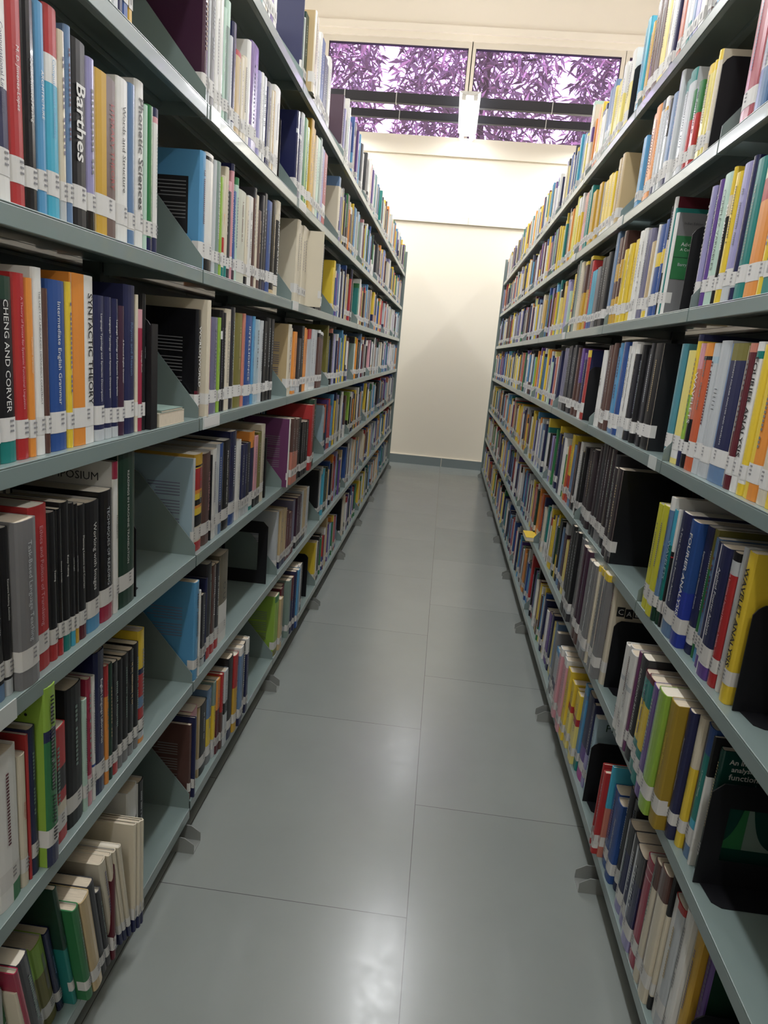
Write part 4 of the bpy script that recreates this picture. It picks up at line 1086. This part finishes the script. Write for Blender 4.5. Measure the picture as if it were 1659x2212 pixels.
def desc(q):
    o = q['o']; bs = parse_bands(q['b']); cols = []
    for t0, t1, c in bs:
        wd = CC[c][1]
        if wd not in cols and (t1 - t0) >= .1: cols.append(wd)
    if not cols: cols = [CC[bs[0][2]][1]]
    main = max(bs, key=lambda x: x[1] - x[0]); mw = CC[main[2]][1]
    others = [c for c in cols if c != mw]
    return mw, others
def placed(q):
    j = JL if q['side'] == 'L' else JR
    k = sum(1 for v in j if v <= (q['y0'] + q['y1']) / 2) - 3
    return k
for q in rows: q['k'] = placed(q); q['mw'], q['oth'] = desc(q)
bayname = lambda k: ['nearest', 'second', 'third', 'fourth', 'fifth', 'sixth'][max(0, min(5, k))] + ' bay'
seq = {}
for q in rows: seq.setdefault((q['side'], q['lv']), []).append(q)
STRIP = {'M._D._Jimenez-Lopez', 'Barthes', 'CHENG_AND_CORVER', 'LRT', 'Andre', '~~~~~~', '~~~~~'}
for key, L in seq.items():
    cnt = {}
    for i, q in enumerate(L):
        sidew = 'left' if q['side'] == 'L' else 'right'
        where = '%s rack, %s shelf%s' % (sidew, ORD[q['lv']], ' up' if 0 < q['lv'] < 6 else '')
        t = (q['o'].get('T') or q['o'].get('t') or '').rpartition(':')[0]
        ok = t and t not in STRIP and any(ch.isalpha() for ch in t)
        if ok:
            tw = ' '.join(t.replace('_', ' ').split()[:4])
            q['cand'] = ['%s book with spine lettering %s, %s' % (q['mw'], tw, where)]
        else: q['cand'] = []
        a = L[i - 1]['mw'] if i and L[i - 1]['k'] == q['k'] else None; c = L[i + 1]['mw'] if i + 1 < len(L) and L[i + 1]['k'] == q['k'] else None
        extra = (' and ' + q['oth'][0]) if q['oth'] else ''
        nb = ('between %s and %s ones' % (a, c)) if a and c else (('after the %s one' % a) if a else ('before the %s one' % c if c else 'alone'))
        size = ' leaning' if q['lean'] else ''
        q['cand'] += ['%s%s%s book %s, %s' % (q['mw'], extra, size, nb, where), '%s%s%s book %s, %s, %s' % (q['mw'], extra, size, nb, where, bayname(q['k']))]
        cnt[q['k']] = cnt.get(q['k'], 0) + 1; n = cnt[q['k']]
        q['last'] = '%s book, %s from the camera end of %s, %s' % (q['mw'], NUMW[min(n - 1, 29)], bayname(q['k']), where)
nwords = lambda s: len(s.split())
from collections import Counter
allc = Counter(c for q in rows for c in q['cand'])
for q in rows:
    lab = None
    for c in q['cand']:
        if allc[c] == 1 and nwords(c) <= 16: lab = c; break
    q['label'] = lab or q['last']
grp = lambda q: 'books on the %s rack\'s %s shelf' % ('left' if q['side'] == 'L' else 'right', ORD[q['lv']] + (' from the floor' if 0 < q['lv'] < 6 else ''))
for q in rows:
    Z = (ZL if q['side'] == 'L' else ZR)[q['lv']]
    z = Z - (.018 if q['side'] == 'L' and q['lv'] == 0 and q['k'] == 0 else 0)
    if q['big']:
        r_ = make_book(q['side'], q['lv'], q['y0'], q['y1'], q['h'], q['p'], q['lean'], q['b'], q['o'], z + .0004)
        tag(r_, q['label'], 'book', grp(q))
    else:
        stuff_book(q['side'], q['y0'], q['y1'], q['h'], q['p'], q['b'], z + .0004)
# two paperbacks lying flat in the gap of the left rack's fourth shelf
for i, (c, t_, lab) in enumerate((('CR', .028, 'worn cream paperback lying flat beside the black bookend, left rack, lower of two'), ('GS', .005, 'thin sage grey paperback lying flat on top of the worn cream one, left rack'))):
    root = empty('book', (-A_L - .004, 1.425, ZL[3] + .0005 + (0, .0285)[i]))
    mb = MB(); D_, W_ = .19, .135 - i * .02
    c2 = 'CR' if i == 0 else c
    mb.box(-D_, 0, -W_ / 2, W_ / 2, 0, .001, cmat(c2)); mb.box(-D_, 0, -W_ / 2, W_ / 2, t_ - .001, t_, cmat(c2)); mb.box(-D_, 0, -W_ / 2 - .001, -W_ / 2, 0, t_, cmat(c2)); mb.build('cover', root)
    mb = MB(); mb.box(-D_ + .001, -.0005, -W_ / 2, W_ / 2 - .001, .001, t_ - .001, M_page); mb.build('page_block', root)
    tag(root, lab, 'book', 'paperbacks lying flat on the left rack')
# yellow book lying flat on the right rack, second shelf up
root = empty('book', (A_R - .035, 3.46, ZR[1] + .0005)); mb = MB()
mb.box(0, .2, -.07, .07, 0, .001, cmat('YE')); mb.box(0, .2, -.07, .07, .019, .02, cmat('YE')); mb.box(0, .2, .07, .071, 0, .02, cmat('YE')); mb.build('cover', root)
mb = MB(); mb.box(.0005, .199, -.069, .07, .001, .019, M_page2); mb.build('page_block', root)
tag(root, 'yellow book lying flat and sticking out into the aisle, right rack, second shelf up', 'book')

# far rows, read off as runs of colour (code + thickness in cm, _ = skip to the next joint)
RUN = dict(
L6="PL4 LL3 NV4 W2 GN2 W3 W3 W4 _ DG8 GY3 W9 YE1 W3 RD4 W2 GS3 DG2 PU4 LG2 W3 _ TL4 LB5 GY3 DG3 PL3 W4 LG3 CY4 _ LG6 W4 OR4 CR3 W5 _ NV2 W3 BL2 W4",
L5="CR9 LL1 MU4 GY3 YE2 LY2 _ LG8 PK3 MA3 BR2 YE2 CY3 LG3 W2 _ DG4 DG4 DG3 DG4 GY3 DG4 _ CR6 NV5 CR4 SA3 W3 _ LY5 YE2 GN2 LG3 _ NV3 NV3 NV2 RD3 OR3",
L4="YE8 BL2 LG3 PU3 SB4 W2 LL3 NV3 BK2 _ TL3 GN3 TL4 W4 OR3 W3 BL3 CR3 RD2 _ YE4 RD5 OR3 LB3 W3 SA4 _ LG5 LL5 RD5 SA3 MA3 _ W4 W4 CR3 PU3 W3 BL2",
L3="OL7 BL2 BK4 SA2 RD2 LL5 LG4 NV3 W3 _ GS6 W8 YE2 OR2 _ PK9 NV3 LG4 W5 GY3 _ CR8 W2 DG4 LG2 BK5 BK4 _ W4 W3 PU3 SA3 W3",
L2="PB6 RO4 NV3 PU3 RD4 CM3 _ LGN6 BK2 W2 BK2 W2 _ YE6 BK2 W2 GN2 W4 _ BK6 BR4 BK3 DG3 _ PB5 BK2 SA2 W2 W2 _ PB6 CR2",
L1="BK4 LG3 CY6 DGN6 DGN4 DGN3 _ BL4 DGN2 BK9 W2 BR2 _ CR6 CR4 LG3 MU4 RD3 BR2 _ PB5 W2 LG2 CM2 BL6 _ BL5 YE2 PU4 PK4",
L0="YE4 W2 BK4 DG3 BK4 _ BK3 RD3 CR4 CR4 _ YE5 W2 LG4 _ LG6 BK2 _ LB4 BL5 TL4 _ NV4 OR3 SA3 SA3 _ RD9",
R6="LY7 GS4 SB3 LB3 CY2 CY2 BK1 GN4 _ NV2 LG3 W4 SB5 LL2 W2 LL3 W3 _ YE3 LL3 BK1 PK3 W4 NV3 _ YE5 YE5 OR3 DG3 W4 GY3 _ W4 OR3 NV4 PU3 LB2",
R5="LE8 TL3 YE4 OR3 CR3 DG3 YM4 _ GY5 PU2 NV4 SA9 YE8 W3 CR2 _ BR5 BK1 LY3 LB3 NV3 CR2 DG6 _ W4 LL3 W3 YE4 YE4 W3 _ YE3 OR3 BL4 NV3",
R4="LL9 SA2 YE5 YM5 LY4 BK1 W3 W2 TL4 YE2 CM5 BK5 _ YM6 CR4 DGN4 OL3 DG4 W3 _ BR8 CR2 W4 GY4 DG4 _ GY3 PU4 LG3 BK4 W3 _ W4 BR4 PU4",
R3="NV9 W2 SA3 PU4 NV3 LY6 MT4 BL3 _ OR3 YE3 LGN7 LB4 LB4 BK4 BL4 W3 _ SA3 GN3 GY4 YE3 BK4 BR3 _ YE4 OR3 BK3 LB3",
R2="BK6 YE1 W8 DG2 BR3 SB5 OR3 YE5 RO3 YE3 _ BK6 W3 TL4 LG4 NV3 W2 _ BK5 CM2 GY4 YE4 OR3 BR3 DG4 _ BR5 DG4 TN3 TL3 RD4 W3 _ W3 TL5 SA4 PU6 LB4 BR3",
R1="BL5 CM4 LY4 PL5 W2 SB3 W2 BK3 DGN7 YE1 W2 _ RO5 OR8 DGN4 W3 SA3 RD4 PU5 LY7 _ LG4 W6 RD4 W3 BL5 BR5 _ BK5 LL4 OR4 LG5 LY3 LB3 _ DG5 YE3 GY4",
R0="BK4 SB4 LY7 NV4 W2 PU5 W3 NV5 NV6 BL2 _ RD4 W4 LB5 BL3 W2 BR8 OR6 _ BL3 LG4 CR3 W3 CM6 PK2 _ NV7 LY4 CR3 YE3 LB5 BL4")
PAL = dict(L='W W W CR CR LG LG GY BK BK DG NV BL LB RD MA OR YE GN DGN PU BR TN SB LL TL'.split(), R='YE YE YE LY W W W LG BL NV NV LB BK BK RD OR GN TL PU LL SB CR BR MA'.split())
MIX = ['', '', '', '/', '']
def one(side, lv, y, wcm, code, z, back=False):
    w = wcm / 100; n = 1
    while w / n > .055: n += 1
    for i in range(n):
        h = rnd.uniform(.205, .262) if lv else rnd.uniform(.20, .25)
        if rnd.random() < .12: h = rnd.uniform(.26, .285)
        c = code
        b_ = code
        v = rnd.random()
        if v < .2: b_ = '%s:.%d/%s' % (code, rnd.randint(6, 8), rnd.choice(PAL[side]))
        elif v < .3: b_ = '%s:.15/%s' % (rnd.choice(PAL[side]), code)
        stuff_book(side, y, y + w / n, h, -.012 - rnd.random() * .012, b_, z + .0004, label=rnd.random() < .9, back=back)
        y += w / n
    return y
for side in 'LR':
    J = JL if side == 'L' else JR; Z = ZL if side == 'L' else ZR
    for lv in range(7):
        z = Z[lv]; mine = [q for q in rows if q['side'] == side and q['lv'] == lv]
        first = min([q['y0'] for q in mine] or [1.5]); last = max([q['y1'] for q in mine] or [3.3])
        # nearer than the frame
        y = J[0] + .01
        zz = z - (.018 if side == 'L' and lv == 0 else 0)
        while True:
            w = rnd.uniform(1.2, 4.5)
            if y + w / 100 > (min(first, .76) if side == 'R' and lv <= 2 else first) - .002: break
            nj = min(v for v in J if v > y)
            if y + w / 100 > nj - .008: y = nj + .008; continue
            y = one(side, lv, y, w, rnd.choice(PAL[side]), zz)
        # beyond the listed bays
        st = min((v for v in J if v > last - .05), default=None)
        if side == 'R': st = max(last, 2.515 if lv <= 2 else 3.383)
        if st is None: continue
        y = st + .008
        for tk in RUN[side + str(lv)].split():
            nj = min([v for v in J if v > y + .001], default=None)
            if nj is None: break
            if tk == '_':
                while nj - y > (.16 if side == 'L' else .06):
                    w = rnd.uniform(1.5, 4)
                    y = one(side, lv, y, w, rnd.choice(PAL[side]), z)
                y = nj + .008; continue
            c = tk.rstrip('0123456789'); w = float(tk[len(c):])
            if y + w / 100 > nj - .01: y = nj + .008
            if y + w / 100 > J[-1] - .01: break
            y = one(side, lv, y, w, c, z)
        while y < J[-1] - .06:
            nj = min([v for v in J if v > y + .001], default=J[-1]); w = rnd.uniform(1.5, 4.5)
            if y + w / 100 > nj - .01: y = nj + .008; continue
            y = one(side, lv, y, w, rnd.choice(PAL[side]), z)
        # unseen books of the far face, made tall to block light through the rack
        y = J[0] + .01
        while y < J[-1] - .08:
            nj = min([v for v in J if v > y + .001], default=J[-1])
            w = rnd.uniform(2, 5)
            if y + w / 100 > nj - .01: y = nj + .01; continue
            hh = rnd.uniform(.262, .295)
            stuff_book(side, y, y + w / 100, hh, -.012, rnd.choice(PAL[side]), z + .0004, label=False, back=True); y += w / 100
so = SB.build('books', fixn=False)
tag(so, 'the many smaller looking books further down both racks and on their far faces', 'books', kind='stuff')

# ------------------------------------------------------------------ bookends
def bookend(side, lv, y, label, p=-.015, window=False, h=.2, d=.14, tab=1, flange=0):
    sg = -1 if side == 'L' else 1; z = (ZL if side == 'L' else ZR)[lv] + .0006
    root = empty('bookend', (spine_x(side, p), y, z)); tag(root, label, 'bookend', 'black metal bookends')
    c = .018; t = .0012
    P = [(0, 0), (d, 0), (d, h - c), (d - c * .4, h - c * .4), (d - c, h), (c, h), (c * .4, h - c * .4), (0, h - c)]
    mb = MB()
    if window:
        wx0, wx1, wz0, wz1 = .035, d - .012, .05, h - .045
        for x0, x1, z0, z1 in ((0, wx0, 0, h - c), (wx1, d, 0, h - c), (wx0, wx1, 0, wz0), (wx0, wx1, wz1, h - c)):
            x = sorted((sg * x0, sg * x1)); mb.box(x[0], x[1], -t, t, z0, z1, M_bookend)
        mb.prism([(sg * a, b_) for a, b_ in ((0, h - c), (d, h - c), (d - c, h), (c, h))], 'y', -t, t, M_bookend)
    else:
        mb.prism([(sg * a, b_) for a, b_ in P], 'y', -t, t, M_bookend)
    if flange:
        x = sorted((0, sg * .0015)); mb.box(x[0], x[1], 0, flange, 0, h - .012, M_bookend)
    mb.build('upright_plate', root)
    mb = MB(); s = tab
    L_ = .055
    P = [(sg * .012, 0), (sg * (d - .012), 0), (sg * (d - .012), s * L_ * .7), (sg * (d - .03), s * L_), (sg * .03, s * L_), (sg * .016, s * L_ * .8)]
    mb.prism([(a, s * .001 + b_) for a, b_ in P], 'z', 0, .0012, M_bookend)
    mb.build('base_tongue', root)
    return root
BE = [('L', 3, 1.315, 'black metal bookend after the last upright books, left rack, fourth shelf up, nearest bay', dict(flange=.03, p=-.004, h=.215)),
 ('L', 2, 1.276, 'black bookend whose base shows behind the thick dark green book, left rack', dict(h=.16)),
 ('L', 1, 2.362, 'large black bookend with a square cutout standing free, left rack, second shelf up', dict(window=1, h=.235, d=.17)),
 ('L', 2, 2.277, 'narrow black bookend behind the cream book, left rack, third shelf up, second bay', dict(h=.22, flange=.012)),
 ('L', 1, 3.10, 'black bookend ending the third bay on the left rack\'s second shelf up', dict(h=.22, flange=.012)),
 ('L', 0, 3.20, 'tall black bookend on the left rack\'s bottom shelf, third bay', dict(h=.22)),
 ('L', 5, 2.271, 'dark bookend beside thick white book, left rack, sixth shelf up', dict(h=.19)),
 ('R', 5, 1.755, 'black bookend against the cream and yellow book, right rack, sixth shelf up', dict(tab=-1)),
 ('R', 5, 2.655, 'black bookend against the tan book, right rack, sixth shelf up, third bay', dict(tab=-1)),
 ('R', 6, 2.70, 'grey looking bookend beside the yellow book on the right rack\'s top shelf', dict(tab=-1)),
 ('R', 4, 1.755, 'black bookend behind the leaning grey and green book, right rack, fifth shelf up', dict(tab=-1, h=.19)),
 ('R', 3, 2.70, 'black bookend beside the red and yellow book, right rack, fourth shelf up', dict(tab=-1)),
 ('R', 2, 1.108, 'large black bookend at the right edge beside the yellow book, third shelf up', dict(tab=-1, h=.19, p=-.02)),
 ('R', 1, 1.092, 'large black bookend with window over the dark green cover, right rack, second shelf up', dict(window=1, tab=-1, h=.2, d=.16, p=-.01)),
 ('R', 1, 1.835, 'black bookend against the cream calculus volumes, right rack, second shelf up', dict(tab=-1, h=.2)),
 ('R', 0, 1.815, 'black bookend between powder blue and red books, right rack, bottom shelf', dict(tab=-1, h=.19, p=-.005)),
 ('R', 0, 1.00, 'black bookend at the lower right corner, right rack, bottom shelf', dict(tab=-1, h=.17))]
for s_, l_, y_, lab, kw in BE: bookend(s_, l_, y_, lab, **kw)

# ------------------------------------------------------------------ ceiling fittings
M_black = mat('black_channel_paint', (36, 36, 44), .5)
M_house = mat('fitting_white_enamel', (225, 226, 226), .4)
M_tube = mat('lit_tube_glass', (250, 250, 255), .3, emit=(.93, .96, 1.0), es=8)
M_wire = mat('suspension_wire', (200, 200, 200), .4, metal=.5)
def cyl(mb, p0, p1, r, m, n=12):
    a = Vector(p0); b_ = Vector(p1); d = (b_ - a).normalized(); u = d.orthogonal().normalized(); v = d.cross(u)
    i = len(mb.v); k = mb.mi(m)
    for c in (a, b_):
        for j in range(n):
            t = 2 * math.pi * j / n; mb.v.append(tuple(c + u * (r * math.cos(t)) + v * (r * math.sin(t))))
    for j in range(n): mb.f.append((i + j, i + (j + 1) % n, i + n + (j + 1) % n, i + n + j)); mb.m.append(k)
    mb.f.append(tuple(i + j for j in range(n))[::-1]); mb.m.append(k); mb.f.append(tuple(i + n + j for j in range(n))); mb.m.append(k)
for (y, z0, z1, lab) in ((7.60, 3.736, 3.828, 'upper of the two long black lighting channels crossing in front of the window'), (8.06, 3.736, 3.812, 'lower of the two long black lighting channels crossing in front of the window')):
    root = empty('lighting_channel', (0, y, z0)); tag(root, lab, 'lighting channel', 'black channels carrying the lights')
    mb = MB(); mb.box(XL, XR, -.03, .03, 0, z1 - z0, M_black); o = mb.build('channel', root)
    o.modifiers.new('b', 'BEVEL').width = .004
    for x in (-1.30, -.78, .76, 1.9):
        mb = MB(); mb.box(x - .004, x + .004, -.033, .033, -.003, z1 - z0 + .003, M_wire); mb.build('cable_tie', root)
names = {-.05: 'over the aisle', -1.66: 'beyond the left rack', 1.58: 'beyond the right rack'}
rown = {7.76: 'in front of the window', 4.58: 'halfway down the aisle', 1.40: 'just ahead of the camera', -1.80: 'behind the camera'}
for x, y in LAMPS:
    root = empty('tube_light', (x, y, LAMP_Z)); tag(root, 'white twin tube light %s, %s' % (names[x], rown[y]), 'tube light', 'twin tube lights')
    mb = MB(); mb.prism([(-.1, .03), (-.04, .0), (.04, 0), (.1, .03), (.1, .034), (-.1, .034)], 'y', -.62, .62, M_house); mb.build('housing', root)
    for s in (-1, 1):
        mb = MB(); cyl(mb, (s * .055, -.59, -.028), (s * .055, .59, -.028), .023, M_tube, 16); mb.build('tube', root)
        mb = MB()
        for e in (-.605, .605):
            mb = MB(); mb.box(s * .055 - .02, s * .055 + .02, e - .008, e + .008, -.04, .01, M_house); mb.build('tube_holder', root)
    if y != 7.76:
        mb = MB()
        for e in (-.5, .5): cyl(mb, (0, e, .033), (0, e, ZC - LAMP_Z), .003, M_wire, 6)
        mb.build('suspension_rod', root)
    li = bpy.data.lights.new('tube_glow', 'AREA'); li.shape = 'RECTANGLE'; li.size = .10; li.size_y = 1.18; li.energy = LAMP_W * ((.2 if x == -.05 else 1.9) if y == 7.76 else 1); li.color = LAMP_COL
    lo = bpy.data.objects.new('tube_glow', li); COL.objects.link(lo); lo.parent = root; lo.location = (0, 0, -.046)
    lu = bpy.data.lights.new('tube_glow_up', 'AREA'); lu.shape = 'RECTANGLE'; lu.size = .16; lu.size_y = 1.18; lu.energy = LAMP_W * (.25 if y == 7.76 else .4); lu.color = LAMP_COL
    l2 = bpy.data.objects.new('tube_glow_up', lu); COL.objects.link(l2); l2.parent = root; l2.location = (0, 0, .04); l2.rotation_euler = (math.pi, 0, 0)

# ------------------------------------------------------------------ trees beyond the window
M_leaf = mat('leaf_green', (122, 116, 108), .4); M_leaf2 = mat('leaf_pale', (200, 180, 176), .4); M_bark = mat('bark', (70, 60, 52), .9)
def leaf_tree(x, y, zb, spread, n, label, trunk_r, seed, lean):
    rr = random.Random(seed)
    root = empty('tree', (x, y, 0)); tag(root, label, 'tree', 'trees beyond the clerestory window')
    mb = MB(); pts = [(0, 0, 0), (lean * .5, .05, 2.4), (lean * .8, 0, 4.0), (lean * 1.2, 0, 6.4)]
    for a, b_ in zip(pts[:-1], pts[1:]): cyl(mb, a, b_, trunk_r, M_bark, 8)
    mb.build('trunk', root)
    mb = MB()
    for i in range(26):
        z = rr.uniform(3.2, 6.0); t = lean * z / 5; a = rr.uniform(0, 6.28); L_ = rr.uniform(.3, .7)
        cyl(mb, (t, 0, z), (t + math.cos(a) * L_, abs(math.sin(a)) * L_ * .4, z + rr.uniform(-.2, .7)), .012, M_bark, 5)
    mb.build('branch', root)
    mb = MB()
    for i in range(n):
        c = Vector((max(-1.02, min(1.02, rr.uniform(-1.05, 1.05))), rr.uniform(-.35, .7), rr.uniform(3.45, 6.2)))
        d = Vector((rr.uniform(-1, 1), rr.uniform(-.5, .5), rr.uniform(-1.2, .5))).normalized(); L_ = rr.uniform(.12, .26); wv = d.cross(Vector((rr.uniform(-1, 1), rr.uniform(-1, 1), rr.uniform(-1, 1)))).normalized() * rr.uniform(.012, .024)
        dr = Vector((0, 0, -.018)); m = M_leaf2 if rr.random() < .22 else M_leaf
        p0, p1, p2 = c, c + d * L_ * .5, c + d * L_ + dr
        i0 = len(mb.v); mb.v += [tuple(p0), tuple(p1 + wv), tuple(p2), tuple(p1 - wv)]
        mb.f.append((i0, i0 + 1, i0 + 2, i0 + 3)); mb.m.append(mb.mi(m))
    o = mb.build('foliage', root, fixn=False); o['kind'] = 'stuff'
leaf_tree(-2.35, 9.9, 0, 1.5, 5600, 'tree with slanting trunk and dense narrow leaves outside the left window pane', .075, 4, .35)
leaf_tree(-.02, 9.9, 0, 1.5, 4600, 'leafy narrow-leaved tree outside behind the window mullion', .04, 7, .15)
leaf_tree(2.3, 9.9, 0, 1.5, 6200, 'dense dark tree with upright trunk outside the right window pane', .06, 9, -.15)
# ground outside so the trees stand on something
M_soil = mat('garden_soil', (92, 84, 66), .9)
mb = MB(); mb.box(XL - 2, XR + 2, YF + .2, YF + 6, -.1, 0, M_soil); struct(mb.build('ground'))
